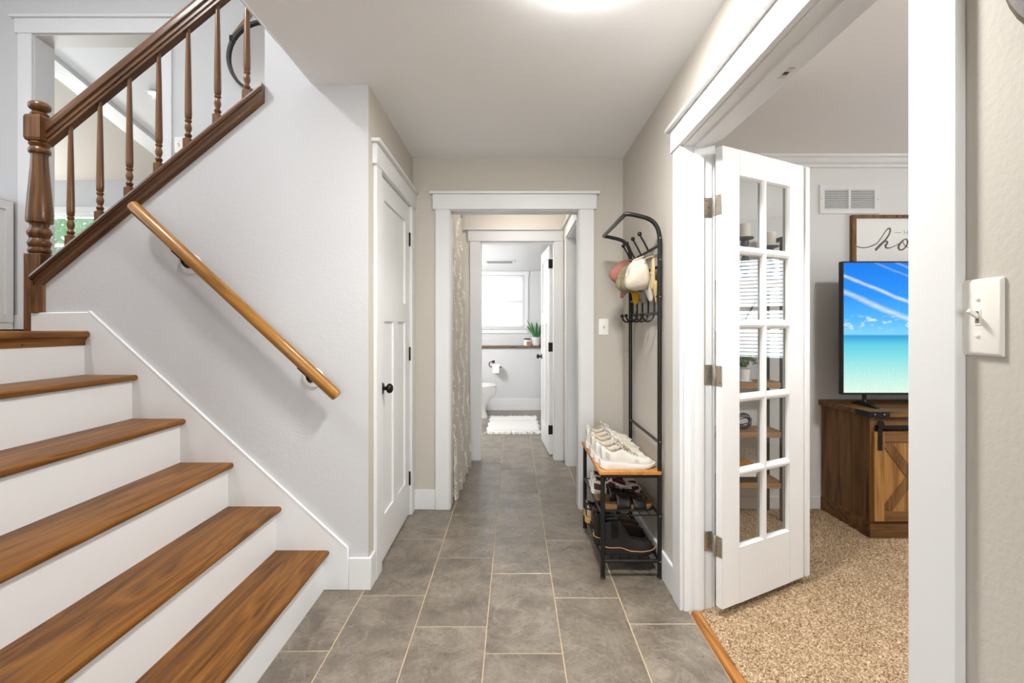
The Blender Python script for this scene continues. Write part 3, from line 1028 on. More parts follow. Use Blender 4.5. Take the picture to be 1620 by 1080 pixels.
MB().lathe([(0.034, 2.338), (0.037, 2.346), (0.030, 2.354), (0.024, 2.360), (0.030, 2.364), (0.041, 2.372), (0.045, 2.384), (0.043, 2.396), (0.034, 2.405), (0.018, 2.410), (0.0, 2.411)], (NX, NY, 0), 'z', 28).build('newel_ball', M['oak_dark_z'], npst, smooth=True)


def zrail(x):
    return 2.651 + (x + 1.929) * 0.825


rp = [(yc - 0.020, -0.112), (yc - 0.020, -0.094), (yc - 0.026, -0.090), (yc - 0.026, -0.072), (yc - 0.034, -0.062), (yc - 0.035, -0.040), (yc - 0.030, -0.014), (yc - 0.018, -0.002), (yc, 0.0)]
rp = rp + [(2 * yc - y, z) for y, z in rp[-2::-1]]
sloped('handrail', rp, NX + 0.028, -1.15, zrail, M['oak_dark_x'], bal, smooth=True)
bl = zrail(0) - 0.112 - zcap(0)
prof = [(0.006, 0.075), (0.0155, 0.085), (0.0165, 0.094), (0.011, 0.101), (0.010, 0.106), (0.0145, 0.118), (0.0165, 0.130), (0.013, 0.146), (0.0105, 0.154), (0.0155, 0.160), (0.0155, 0.168), (0.011, 0.172), (0.0155, 0.178),
        (0.0165, 0.200), (0.0155, 0.300), (0.0125, bl - 0.15), (0.0095, bl - 0.02), (0.0095, bl + 0.02)]
prof = [(r_, h_ + 0.027 if h_ < 0.25 else h_) for r_, h_ in prof]
bm_ = MB().lathe(prof, (0, 0, 0), 'z', 14).mesh('baluster', smooth=True)
s_ = 0.017
bb = MB().add([(-s_, -s_, -0.018), (s_, -s_, 0.010), (s_, s_, 0.010), (-s_, s_, -0.018), (-s_, -s_, 0.098), (s_, -s_, 0.098), (s_, s_, 0.098), (-s_, s_, 0.098), (0, 0, 0.116)],
              [(0, 3, 2, 1), (0, 1, 5, 4), (1, 2, 6, 5), (2, 3, 7, 6), (3, 0, 4, 7), (4, 5, 8), (5, 6, 8), (6, 7, 8), (7, 4, 8)]).mesh('baluster_block')
M_dark = M['oak_dark_z']
for k in range(7):
    x = -2.233 + 0.148 * k
    b_ = put('baluster', bm_, M_dark, bal, loc=(x - bal.location.x, yc - bal.location.y, zcap(x) + 0.004 - bal.location.z))
    put('baluster_block', bb, M_dark, b_)

# ================================================================== WALL HANDRAIL
hr = thing('wall_handrail', 'round golden oak handrail on two brackets slanting down the stair wall', 'handrail', (-1.33, YS, 1.4))
A, B = Vector((-1.822, 2.305, 1.866)), Vector((-0.842, 2.305, 0.955))
dv = (B - A).normalized()
upv = Vector((0, 1, 0)).cross(dv) * -1
if upv.z < 0:
    upv = -upv
rings = []
for t_, sc in ((0, 0.80), (0.006, 1.0), (1 - 0.006, 1.0), (1, 0.80)):
    p = A.lerp(B, t_)
    rg = []
    for k in range(16):
        a = 2 * math.pi * k / 16
        rg.append(p + Vector((0, 1, 0)) * (math.cos(a) * 0.024 * sc) + upv * (math.sin(a) * (0.030 if math.sin(a) > 0 else 0.026) * sc))
    rings.append(rg)
MB().loft(rings).build('rail', M['oak_rail'], hr, smooth=True)
for px_ in (-1.583, -0.985):
    tt = (px_ - A.x) / (B.x - A.x)
    p = A.lerp(B, tt)
    zc = p.z - 0.055
    br = MB().tube(arc_pts([(px_, YS - 0.004, zc), (px_, YS - 0.035, zc - 0.012), (px_, 2.312, zc + 0.006), (px_, 2.305, p.z - 0.024)], 5), [0.007] * 16, 8).build('bracket', M['bronze'], hr, smooth=True)
    MB().lathe([(0.0, 0.014), (0.040, 0.014), (0.047, 0.010), (0.049, 0.004), (0.050, 0.0)], (px_, YS, zc + 0.004), 'y', 28, -1).build('rosette', M['white'], br, smooth=True)
    d0 = p - upv * 0.027
    MB().obox(d0 - dv * 0.035, d0 + dv * 0.035, 0.018, 0.003, up=upv).build('saddle', M['bronze'], br)
    MB().lathe([(0.016, 0.004), (0.017, 0.0)], (px_, YS - 0.014, zc), 'y', 14, -1).build('base_disc', M['bronze'], br)

# ================================================================== SWITCHES, GRILLE, WALL PLAQUE


def switch(name, label, kind, plane, u, z, w=0.072, h=0.116, toggles=(0.0,), up=True):
    mp = mapped(kind, plane)
    o = thing(name, label, 'light switch', mp(u, 0, z))
    rings = []
    for d, i in ((0, 0), (0.003, 0), (0.0058, 0.003), (0.0068, 0.007)):
        rings.append([mp(u - w / 2 + i, d, z - h / 2 + i), mp(u + w / 2 - i, d, z - h / 2 + i), mp(u + w / 2 - i, d, z + h / 2 - i), mp(u - w / 2 + i, d, z + h / 2 - i)])
    MB().loft(rings).build('plate', M['plastic'], o, bevel=0.0015)
    for tx in toggles:
        fr = mbox(mp, u + tx - 0.0055, u + tx + 0.0055, 0.0066, 0.0078, z - 0.0125, z + 0.0125).build('toggle_frame', M['plastic'], o)
        mbox(mp, u + tx - 0.0032, u + tx + 0.0032, 0.0076, 0.0080, z - 0.010, z + 0.010).build('slot', plain('switch_slot', (120, 112, 102), 0.8) if 'slot' not in M else M['slot'], fr)
        a, b = mp(u + tx, 0.006, z), mp(u + tx, 0.022, z + (0.011 if up else -0.011))
        side = Vector(mp(1, 0, 0)) - Vector(mp(0, 0, 0))
        MB().obox(a, b, 0.0062, 0.0065, up=(0, 0, 1)).build('toggle', M['plastic'], o, bevel=0.001)
    for dz in (0.030, -0.030):
        c = mp(u + toggles[0], 0.0066, z + dz)
        ax = 'y' if kind == 'back' else 'x'
        sg = -1 if kind in ('back', 'right') else 1
        MB().lathe([(0.0036, 0.0), (0.0036, 0.0012), (0.002, 0.002), (0.0, 0.002)], c, ax, 10, sg).build('screw', M['plastic'], o)
    return o


switch('light_switch', 'large ivory toggle switch plate beside the double door casing', 'right', XR, 0.797, 1.304, 0.078, 0.126)
switch('light_switch', 'small white toggle switch plate on the hall end wall', 'back', YB, 0.634, 1.284)
switch('light_switch', 'white switch plate on the landing wall seen between the spindles', 'back', 3.47, -2.395, zb + HEAD - 0.785, 0.072, 0.116)

gr = thing('return_air_grille', 'white two-panel return air grille high on the den wall', 'vent', (2.35, DY, 2.18))
gx0, gx1, gz0, gz1 = 2.142, 2.560, 2.078, 2.280
gw = 0.034
for a in ((gx0, gx1, gz0, gz0 + gw), (gx0, gx1, gz1 - gw, gz1), (gx0, gx0 + gw, gz0 + gw, gz1 - gw), (gx1 - gw, gx1, gz0 + gw, gz1 - gw), ((gx0 + gx1) / 2 - 0.008, (gx0 + gx1) / 2 + 0.008, gz0 + gw, gz1 - gw)):
    MB().box(a[0], a[1], DY - 0.010, DY, a[2], a[3]).build('frame', M['white'], gr)
MB().box(gx0 + gw, gx1 - gw, DY - 0.0015, DY - 0.0005, gz0 + gw, gz1 - gw).build('back_plate', plain('vent_dark', (92, 86, 80), 0.9), gr)
cx = (gx0 + gx1) / 2
lw_ = cx - 0.008 - gx0 - gw
nl = 11
lm = MB().add([(0, -0.0085, -0.004), (lw_, -0.0085, -0.004), (lw_, -0.001, 0.006), (0, -0.001, 0.006), (0, -0.0085, -0.0028), (lw_, -0.0085, -0.0028), (lw_, -0.001, 0.0072), (0, -0.001, 0.0072)],
              [(0, 3, 2, 1), (4, 5, 6, 7), (0, 1, 5, 4), (1, 2, 6, 5), (2, 3, 7, 6), (3, 0, 4, 7)]).mesh('louvre')
for side in (gx0 + gw, cx + 0.008):
    for k in range(nl):
        z = gz0 + gw + (gz1 - gz0 - 2 * gw) * (k + 0.5) / nl
        put('louvre', lm, M['white'], gr, loc=(side - 2.35, 0, z - 2.18))
for xx in (gx0 + 0.012, gx1 - 0.012):
    MB().lathe([(0.004, 0.0), (0.003, 0.002), (0.0, 0.002)], (xx, DY - 0.010, 2.179), 'y', 10, -1).build('screw', M['chrome'], gr)

pl = thing('wall_plaque', 'round dark wooden plaque on the wall above the large switch', 'wall decor', (XR, 0.554, 1.85))
MB().lathe([(0.0, 0.012), (0.165, 0.012), (0.170, 0.022), (0.190, 0.024), (0.200, 0.014), (0.200, 0.0)], (XR, 0.554, 1.85), 'x', 48, -1).build('plaque_ring', wood('plaque_wood', (34, 24, 16), (58, 42, 28), (84, 62, 42), 'z', 0.4), pl, smooth=True)
MB().lathe([(0.0, 0.020), (0.030, 0.018), (0.036, 0.012)], (XR, 0.554, 1.85), 'x', 20, -1).build('plaque_boss', M['bronze'], pl, smooth=True)

# ================================================================== CEILING LIGHT
cl = thing('ceiling_light', 'glowing flat round ceiling light at the top edge of the hall ceiling', 'ceiling light', (0.235, 1.565, CEIL))
MB().lathe([(0.0, 0.0), (0.152, 0.0), (0.152, -0.010), (0.148, -0.016), (0.140, -0.017), (0.0, -0.017)], (0.235, 1.565, CEIL), 'z', 40).build('base_ring', M['white'], cl, smooth=True)
MB().lathe([(0.140, -0.0172), (0.139, -0.0225), (0.126, -0.027), (0.08, -0.030), (0.0, -0.031)], (0.235, 1.565, CEIL), 'z', 40).build('diffuser', emit('lamp_diffuser', (1.0, 0.985, 0.955), 205.0), cl, smooth=True)
cl2 = thing('ceiling_light', 'warm round ceiling light of the inner hall, out of sight above the opening', 'ceiling light', (0.02, 4.1, 2.5))
MB().lathe([(0.0, 0.0), (0.14, 0.0), (0.14, -0.015), (0.0, -0.018)], (0.02, 4.1, 2.5), 'z', 32).build('base_ring', M['white'], cl2)
MB().lathe([(0.125, -0.017), (0.12, -0.05), (0.08, -0.075), (0.0, -0.085)], (0.02, 4.1, 2.5), 'z', 32).build('diffuser', emit('inner_lamp_diffuser', (1.0, 0.94, 0.87), 25.0), cl2, smooth=True)
pn_ = Vector((-563, 766, 516 - 126)).normalized()
cl3 = thing('ceiling_light', 'round ceiling light over the landing, out of sight above the stairs', 'ceiling light', (-2.3, 1.55, 3.72))
MB().lathe([(0.0, 0.0), (0.17, 0.0), (0.17, -0.015), (0.0, -0.018)], (-2.3, 1.55, 3.72), 'z', 32).build('base_ring', M['white'], cl3)
MB().lathe([(0.155, -0.017), (0.15, -0.045), (0.10, -0.075), (0.0, -0.088)], (-2.3, 1.55, 3.72), 'z', 32).build('diffuser', emit('landing_lamp_diffuser', (0.98, 0.985, 1.0), 140.0), cl3, smooth=True)
cl4 = thing('ceiling_light', 'round ceiling light of the den, out of sight in front of the television', 'ceiling light', (2.05, 1.2, CEIL))
MB().lathe([(0.0, 0.0), (0.16, 0.0), (0.16, -0.015), (0.0, -0.018)], (2.05, 1.2, CEIL), 'z', 32).build('base_ring', M['white'], cl4)
MB().lathe([(0.145, -0.017), (0.14, -0.045), (0.10, -0.075), (0.0, -0.088)], (2.05, 1.2, CEIL), 'z', 32).build('diffuser', emit('den_lamp_diffuser', (1.0, 0.985, 0.96), 142.0), cl4, smooth=True)
# recessed light in the smooth part of the vaulted ceiling
ty = 5.6
lp = on_line(ty)
rx = lp.x + 0.95
rc = Vector((rx, ty, lp.z + 0.95 * rr))
dl = thing('recessed_light', 'small recessed downlight glowing in the vaulted ceiling', 'ceiling light', tuple(rc))
MB().lathe([(0.085, 0.0), (0.085, -0.008), (0.060, -0.010), (0.060, 0.0)], rc, 'z', 28).build('trim_ring', M['white'], dl, smooth=True)
MB().lathe([(0.060, -0.006), (0.0, -0.007)], rc, 'z', 24).build('lens', emit('downlight_lens', (1.0, 0.93, 0.82), 45.0), dl)

# ================================================================== ROUND MIRROR AND CABINET ON THE LANDING LEVEL
mc = Vector(((419 - 813) * 3.47 / 766, 3.47, CAM_H + (516 - 92) * 3.47 / 766))
mr = thing('round_mirror', 'round mirror in a black rim hung by a strap above the stairs', 'mirror', tuple(mc))
R_ = 0.262
MB().lathe([(R_ - 0.018, 0.006), (R_ - 0.018, 0.024), (R_, 0.026), (R_ + 0.004, 0.014), (R_, 0.0), (R_ - 0.018, 0.0)], mc, 'y', 56, -1).build('rim', M['black'], mr, smooth=True)
ms = N('mirror_silver')
ms.b.inputs['Metallic'].default_value = 1
ms.b.inputs['Roughness'].default_value = 0.03
ms.b.inputs['Base Color'].default_value = (0.9, 0.9, 0.9, 1)
MB().lathe([(0.0, 0.008), (R_ - 0.016, 0.008), (R_ - 0.016, 0.002)], mc, 'y', 56, -1).build('mirror_glass', ms.m, mr)
strap = cloth('tan_strap', (138, 118, 92))
for sg in (-1, 1):
    MB().obox(mc + Vector((sg * 0.225, -0.016, 0.145)), mc + Vector((sg * 0.012, -0.016, 0.42)), 0.004, 0.022, up=(sg * 0.78, 0, 0.62)).build('strap', strap, mr)
    MB().box(mc.x + sg * 0.228 - 0.012, mc.x + sg * 0.228 + 0.012, mc.y - 0.027, mc.y, mc.z + 0.11, mc.z + 0.15).build('strap_clip', M['black'], mr)
MB().lathe([(0.012, 0.0), (0.012, 0.03), (0.02, 0.032), (0.0, 0.036)], mc + Vector((0, 0, 0.42)), 'y', 16, -1).build('peg', M['black'], mr)

cb_ = thing('white_cabinet', 'white panelled cabinet against the landing wall at the picture edge', 'cabinet', (-3.85, 3.25, ZL))
cx0, cx1, cy0, cy1, cz0, cz1 = -4.15, -3.565, 3.02, 3.44, ZL, 2.19
MB().box(cx0, cx1, cy0, cy1, cz0 + 0.05, cz1 - 0.02).build('body', M['white'], cb_)
MB().box(cx0 - 0.01, cx1 + 0.012, cy0 - 0.012, cy1, cz1 - 0.02, cz1 + 0.004).build('top', M['white'], cb_, bevel=0.003)
MB().box(cx0 + 0.01, cx1 + 0.006, cy0, cy1, cz0, cz0 + 0.05).build('plinth', M['white'], cb_)
for a in ((cy0, cy0 + 0.05, cz0 + 0.05, cz1 - 0.02), (cy1 - 0.05, cy1, cz0 + 0.05, cz1 - 0.02)):
    MB().box(cx1, cx1 + 0.010, a[0], a[1], a[2], a[3]).build('side_stile', M['white'], cb_)
for a in ((cz1 - 0.08, cz1 - 0.02), (cz0 + 0.05, cz0 + 0.11)):
    MB().box(cx1, cx1 + 0.010, cy0 + 0.05, cy1 - 0.05, a[0], a[1]).build('side_rail', M['white'], cb_)
for x in (cx0 + 0.01, (cx0 + cx1) / 2 + 0.005):
    dr = MB().box(x, x + (cx1 - cx0) / 2 - 0.015, cy0 - 0.018, cy0, cz0 + 0.06, cz1 - 0.03).build('cabinet_door', M['white'], cb_, bevel=0.002)

# trees outside the upper window
tree = thing('tree', 'leafy green tree outside the window of the upper room', 'tree', (-9.1, 10.8, 0))
MB().tube([(-9.1, 10.8, 0.0), (-9.08, 10.8, 1.5), (-9.15, 10.85, 3.2)], [0.14, 0.11, 0.05], 10).build('trunk', plain('bark', (92, 76, 60), 0.9), tree, smooth=True)
lf = MB()
rg_ = random.Random(5)
for k in range(5200):
    while True:
        p = Vector((rg_.uniform(-1, 1), rg_.uniform(-1, 1), rg_.uniform(-1, 1)))
        if 0.25 < p.length < 1:
            break
    c = Vector((-9.1 + p.x * 2.0, 10.8 + p.y * 1.3, 3.1 + p.z * 1.7))
    a = Vector((rg_.gauss(0, 1), rg_.gauss(0, 1), rg_.gauss(0, 1))).normalized()
    b = a.orthogonal().normalized()
    s = rg_.uniform(0.05, 0.10)
    lf.add([c - a * s, c + b * s * 0.55, c + a * s, c - b * s * 0.55], [(0, 1, 2, 3)])
fo = lf.build('foliage', cloth('leaf_green', (186, 212, 172), 0.6, 0, trans=0.5), tree)
fo['kind'] = 'stuff'

# ================================================================== COAT RACK WITH SHOE BENCH
BX, FX, NYR, FYR = 0.746, 0.455, 2.48, 3.10
rk = thing('coat_rack_bench', 'black metal coat rack with a wooden shoe bench against the hall wall', 'coat rack', (0.6, 2.79, 0))
TR = 0.0115
top = arc_pts([(BX, NYR, 1.62), (BX, NYR, 1.74), (BX - 0.015, NYR, 1.80), (BX - 0.055, NYR, 1.838), (0.62, NYR, 1.858), (0.585, NYR + 0.004, 1.864), (0.573, NYR + 0.03, 1.865), (0.573, 2.8, 1.865), (0.573, FYR - 0.03, 1.865),
               (0.585, FYR - 0.004, 1.864), (0.62, FYR, 1.858), (BX - 0.055, FYR, 1.838), (BX - 0.015, FYR, 1.80), (BX, FYR, 1.74), (BX, FYR, 1.62)], 5)
MB().tube([(BX, NYR, 0.012)] + top + [(BX, FYR, 0.012)], TR, 12).build('frame_tube', M['black'], rk, smooth=True)
for y in (NYR, FYR):
    MB().tube([(FX, y, 0.012), (FX, y, 0.531)], TR, 12).build('front_leg', M['black'], rk, smooth=True)
    for z in (0.522, 0.088):
        MB().tube([(FX, y, z), (BX, y, z)], 0.009, 10).build('side_bar', M['black'], rk, smooth=True)
    for x in (FX, BX):
        MB().lathe([(0.0, 0.0), (0.013, 0.0), (0.014, 0.005), (0.010, 0.009), (0.007, 0.016)], (x, y, 0.0), 'z', 14).build('foot', M['black'], rk, smooth=True)
for x, z in ((FX, 0.522), (BX, 0.522), (FX, 0.32), (BX, 0.32), (FX, 0.088), (BX, 0.088), (BX, 0.693)):
    MB().tube([(x, NYR, z), (x, FYR, z)], 0.008, 10).build('long_bar', M['black'], rk, smooth=True)
for z in (0.32, 0.088):
    for k in range(1, 6):
        x = FX + (BX - FX) * k / 6
        MB().tube([(x, NYR - (0 if z < .2 else -.0), z + 0.002), (x, FYR, z + 0.002)], 0.0028, 6).build('shelf_wire', M['black'], rk)
    for k in (0, 1, 2, 3):
        y = NYR + 0.01 + (FYR - NYR - 0.02) * k / 3
        MB().tube([(FX, y, z - 0.002), (BX, y, z - 0.002)], 0.0035, 6).build('shelf_wire', M['black'], rk)
MB().box(0.436, 0.752, 2.463, 3.117, 0.5325, 0.5495).build('bench_top', M['bench'], rk, bevel=0.0015)
for z in (1.705, 1.596, 1.445, 1.357):
    MB().tube([(BX, NYR, z), (BX, FYR, z)], 0.0075, 10).build('cross_bar', M['black'], rk, smooth=True)
for y in (2.677, 2.83, 2.98, 3.075):
    hk = MB().tube([(BX, y, 1.700), (BX - 0.022, y, 1.745), (BX - 0.050, y, 1.795)], 0.0055, 8).build('upper_hook', M['black'], rk, smooth=True)
    MB().ball((BX - 0.051, y, 1.799), 0.0125).build('knob', M['black'], hk, smooth=True)
for y in (2.57, 2.69, 2.81, 2.93, 3.04):
    pts = [(BX, y, 1.596), (BX, y, 1.45), (BX, y, 1.365)] + arc_pts([(BX, y, 1.365), (BX - 0.010, y, 1.330), (BX - 0.036, y, 1.315), (BX - 0.058, y, 1.328), (BX - 0.066, y, 1.350)], 4)[1:]
    hk = MB().tube(pts, 0.0055, 8).build('lower_hook', M['black'], rk, smooth=True)
    MB().ball((BX - 0.067, y, 1.353), 0.0115).build('knob', M['black'], hk, smooth=True)
for z in (1.74, 1.63, 1.44, 0.70, 0.32, 0.088):
    MB().lathe([(0.0035, 0), (0.0035, 0.002), (0.0, 0.003)], (BX, NYR - TR + 0.0005, z), 'y', 8, -1).build('bolt', M['chrome'], rk)

# ================================================================== CAPS
STITCH = plain('stitch', (60, 58, 60), 0.9)


def cap(name, label, crown_m, brim_m, loc, rot, group, mark=None, mark_m=None, flat=0.76, hgt=0.122):
    """local: crown opens downwards, +y is the front (brim), +z the top"""
    o = thing(name, label, 'cap', (0, 0, 0), group, world=False)
    a, b, hgt = 0.080 * flat, 0.093, hgt * 0.92
    rings = []
    n = 36
    for i in range(13):
        s = i / 12
        ang = s * math.pi / 2
        rad = math.cos(ang) ** 0.55 if s < 1 else 0.0
        z = hgt * math.sin(ang) ** 0.95 + 0.004 * math.sin(3 * s)
        rg = []
        for k in range(n):
            t_ = 2 * math.pi * k / n
            seam = 1 - 0.012 * (abs(math.cos(3 * t_)) ** 10)
            front = 1 + 0.06 * max(0, math.sin(t_)) * math.sin(math.pi * s)
            wob = 1 + 0.012 * math.sin(5 * t_ + 7 * s + len(label))
            rg.append((a * rad * math.cos(t_) * seam * wob, b * rad * math.sin(t_) * seam * front, z * (1 + 0.26 * math.sin(t_) * (0.3 + 0.7 * rad))))
        rings.append(rg)
    c = MB()
    c.loft(rings, cap=False)
    co_ = c.build('crown', crown_m, o, smooth=True)
    sd = co_.modifiers.new('thick', 'SOLIDIFY')
    sd.thickness = 0.0025
    grid = []
    for i in range(8):
        s = i / 7
        row = []
        for k in range(19):
            ph_ = math.radians(26 + 128 * k / 18)
            ext = 0.078 * s * (math.sin((ph_ - math.radians(26)) / math.radians(128) * math.pi) ** 0.45 if 0 < k < 18 else 0.02)
            x = a * math.cos(ph_) * (1 + 0.02)
            y = b * math.sin(ph_) + ext
            z = 0.004 - 2.6 * (x * x) * (0.5 + s) - 0.014 * s
            row.append((x, y, z))
        grid.append(row)
    br = MB().sheet(grid).build('brim', brim_m, o, smooth=True)
    sd = br.modifiers.new('thick', 'SOLIDIFY')
    sd.thickness = 0.004
    MB().ball((0, 0.0, hgt + 0.002), 0.007, sq=(1, 1, 0.6)).build('button', crown_m, o, smooth=True)
    st_ = [(a * 0.55 * math.cos(t_), -b * 1.0 + 0.02 * math.sin(t_) ** 2 - 0.004, 0.006 + 0.052 * math.sin(t_)) for t_ in [math.pi * k / 10 for k in range(11)]]
    MB().tube(st_, 0.003, 6).build('back_strap', crown_m, o, smooth=True)
    if mark:
        pts = []
        for (u, v) in mark:
            ph_ = math.pi / 2 + u / a
            zz = 0.045 + v
            s = math.asin(min(1, zz / hgt))
            rad = math.cos(s) ** 0.62 * 1.05
            pts.append((a * rad * math.cos(ph_), b * rad * math.sin(ph_) + 0.002, zz))
        MB().tube(pts, 0.0036, 6).build('emblem', mark_m, o, smooth=True)
    o.location = loc
    o.rotation_euler = rot
    o.scale = (0.92, 0.92, 0.92)
    return o


def frame_rot(front, top):
    f = Vector(front).normalized()
    t_ = Vector(top)
    t_ = (t_ - f * t_.dot(f)).normalized()
    r = f.cross(t_)
    return Matrix((r, f, t_)).transposed().to_euler()


GC = 'caps on the coat rack'
cmark = [(0.016 * math.cos(t_), 0.016 * math.sin(t_)) for t_ in [math.radians(40 + 28 * k) for k in range(11)]]
cap('baseball_cap', 'cream baseball cap hanging nearest on the rack', cloth('cream_canvas', (204, 194, 176)), cloth('cream_canvas_light', (208, 200, 186)), (0.700, 2.60, 1.572), frame_rot((0.16, 0.0, -1), (-1, -0.22, -0.1)), GC,
    [(-0.010, 0.006), (0.0, 0.008), (0.006, 0.002), (-0.004, -0.004)], STITCH)
cap('baseball_cap', 'dusty pink baseball cap with a white letter hanging farthest out', cloth('pink_canvas', (172, 118, 108)), cloth('pink_canvas_brim', (166, 118, 120)), (0.700, 2.985, 1.605), frame_rot((-0.38, -0.32, -1), (-1, -0.35, 0.35)), GC,
    cmark, plain('white_embroidery', (235, 232, 228), 0.9))
cap('baseball_cap', 'khaki cap with a mustard yellow brim between the pink and cream caps', cloth('khaki_canvas', (150, 140, 108)), cloth('mustard_brim', (196, 146, 34)), (0.712, 2.865, 1.572), frame_rot((-0.02, 0.0, -1), (-1, -0.35, 0)), GC)
cap('baseball_cap', 'olive cap with a grey-green brim tucked behind the cream cap', cloth('olive_canvas', (140, 132, 104)), cloth('sage_brim', (142, 142, 132)), (0.708, 2.735, 1.570), frame_rot((0.12, 0.0, -1), (-1, -0.3, 0)), GC)
cap('baseball_cap', 'tan cap hidden against the wall behind the cream cap', cloth('tan_canvas', (188, 164, 122)), cloth('tan_brim', (184, 160, 118)), (0.733, 2.535, 1.565), frame_rot((0.0, 0.0, -1), (-1, 0.0, 0)), GC, flat=0.3, hgt=0.016)


# ================================================================== SHOES


def lerp_tab(tab, t_):
    for (a, x), (b, y) in zip(tab, tab[1:]):
        if t_ <= b:
            f = (t_ - a) / (b - a)
            f = f * f * (3 - 2 * f)
            return x + (y - x) * f
    return tab[-1][1]


def shoe(name, label, group, L, hs, th, mats, opens=(0.06, 0.34), wide=1.0, laces=None, overlays=(), tongue=True, toe_spring=0.018, welt=None, elastic=None, lace_t=(0.42, 0.66), pull=True):
    """local: heel at x=0, toe at x=L, z=0 on the ground.  mats: sole, upper, lining"""
    o = thing(name, label, 'shoe', (0, 0, 0), group, world=False)
    wt = [(0, 0.018), (0.03, 0.028), (0.12, 0.036), (0.35, 0.0345), (0.55, 0.041), (0.72, 0.0475), (0.86, 0.042), (0.95, 0.029), (1.0, 0.010)]
    ts = [0, 0.012, 0.03, 0.06, 0.1, 0.15, 0.2, 0.26, 0.32, 0.38, 0.44, 0.5, 0.56, 0.62, 0.68, 0.74, 0.8, 0.86, 0.91, 0.95, 0.98, 1.0]
    wd = [lerp_tab(wt, t_) * wide for t_ in ts]

    def zlo(t_):
        return (toe_spring * ((t_ - 0.72) / 0.28) ** 2 if t_ > 0.72 else 0) + (0.007 * ((0.1 - t_) / 0.1) ** 2 if t_ < 0.1 else 0)

    def zhi(t_):
        return zlo(t_) * 0.7 + lerp_tab(th, t_)
    rings = []
    for t_, w_ in zip(ts, wd):
        x = t_ * L
        a, b = zlo(t_), zhi(t_)
        m_ = (a + b) / 2
        rings.append([(x, -w_ * 0.93, a), (x, -w_ * 1.06, m_), (x, -w_ * 1.0, b), (x, w_ * 1.0, b), (x, w_ * 1.06, m_), (x, w_ * 0.93, a)])
    MB().loft(rings).build('sole', mats[0], o, smooth=True)
    if welt:
        pts = [(t_ * L, w_ * 1.05, zhi(t_) - 0.001) for t_, w_ in zip(ts, wd)] + [(t_ * L, -w_ * 1.05, zhi(t_) - 0.001) for t_, w_ in reversed(list(zip(ts, wd)))]
        MB().tube(pts, 0.0028, 6, closed=True).build('welt', welt, o, smooth=True)

    def ring(t_, w_):
        x = 0.006 + t_ * (L - 0.014)
        zb0 = zhi(t_) - 0.004
        hh_ = lerp_tab(hs, t_)
        wu = w_ * 0.97
        op = 0.0
        if opens[0] < t_ < opens[1] + 0.05:
            op = min(1, (t_ - opens[0]) / 0.03, (opens[1] + 0.05 - t_) / 0.05)
        pts = []
        for j in range(17):
            th_ = math.pi * (1 - j / 16)
            c, s = math.cos(th_), math.sin(th_)
            y = wu * math.copysign(abs(c) ** 0.75, c)
            z = zb0 + hh_ * abs(s) ** 0.80
            if op:
                sg = -1 if j < 8 else 1
                jj = j if j <= 8 else 16 - j
                tgt = {0: (1, 0), 1: (1.0, 0.25), 2: (0.98, 0.45), 3: (0.93, 0.68), 4: (0.84, 0.88), 5: (0.76, 1.0), 6: (0.64, 0.93), 7: (0.55, 0.25), 8: (0, 0.12)}[jj]
                y2 = sg * wu * tgt[0]
                z2 = zb0 + hh_ * tgt[1]
                y, z = y + (y2 - y) * op, z + (z2 - z) * op
            pts.append(Vector((x, y, z)))
        return pts, op
    R = [ring(t_, w_) for t_, w_ in zip(ts, wd)]
    up, li = MB(), MB()
    n = 17
    allv = [tuple(p) for r_, _ in R for p in r_]
    fu, fl_ = [], []
    for i in range(len(R) - 1):
        for j in range(16):
            f = (i * n + j, i * n + j + 1, (i + 1) * n + j + 1, (i + 1) * n + j)
            inner = 5 <= j <= 10 and (R[i][1] > 0.5 and R[i + 1][1] > 0.5)
            (fl_ if inner else fu).append(f)
    fu.append(tuple(range(n)))
    up.add(allv, fu)
    uo = up.build('upper', mats[1], o, smooth=True)
    if fl_:
        used = sorted({v for f in fl_ for v in f})
        mp_ = {v: i for i, v in enumerate(used)}
        li.add([allv[v] for v in used], [tuple(mp_[v] for v in f) for f in fl_])
        li.build('lining', mats[2], o, smooth=True)

    def surf(t_, side_j, out=0.0015):
        w_ = lerp_tab([(a, b) for a, b in zip(ts, wd)], t_)
        pts, _ = ring(t_, w_)
        j0 = int(side_j)
        f = side_j - j0
        p = pts[j0].lerp(pts[min(16, j0 + 1)], f)
        c = Vector((p.x, 0, zhi(t_) + 0.01))
        return p + (p - c).normalized() * out
    for (nm, mt, t0, t1, j0, j1) in overlays:
        for mir in ((0, 1) if j1 <= 8 else (0,)):
            grid = []
            for i in range(9):
                t_ = t0 + (t1 - t0) * i / 8
                row = []
                for k in range(7):
                    j = j0 + (j1 - j0) * k / 6
                    row.append(surf(t_, 16 - j if mir else j, 0.0022))
                grid.append(row)
            MB().sheet(grid).build(nm, mt, uo, smooth=True)
    if tongue:
        grid = []
        for i in range(6):
            s = i / 5
            x = L * (opens[1] + 0.07 - 0.085 * s)
            z0 = zhi(0.4) + lerp_tab(hs, opens[1] + 0.06) - 0.006 + 0.030 * s
            w_ = 0.019 + 0.004 * s
            grid.append([(x + abs(k / 4) * 0.006, w_ * k / 4, z0 - 0.006 * (k / 4) ** 2) for k in range(-4, 5)])
        tg = MB().sheet(grid).build('tongue', mats[1], o, smooth=True)
        sd = tg.modifiers.new('thick', 'SOLIDIFY')
        sd.thickness = 0.006
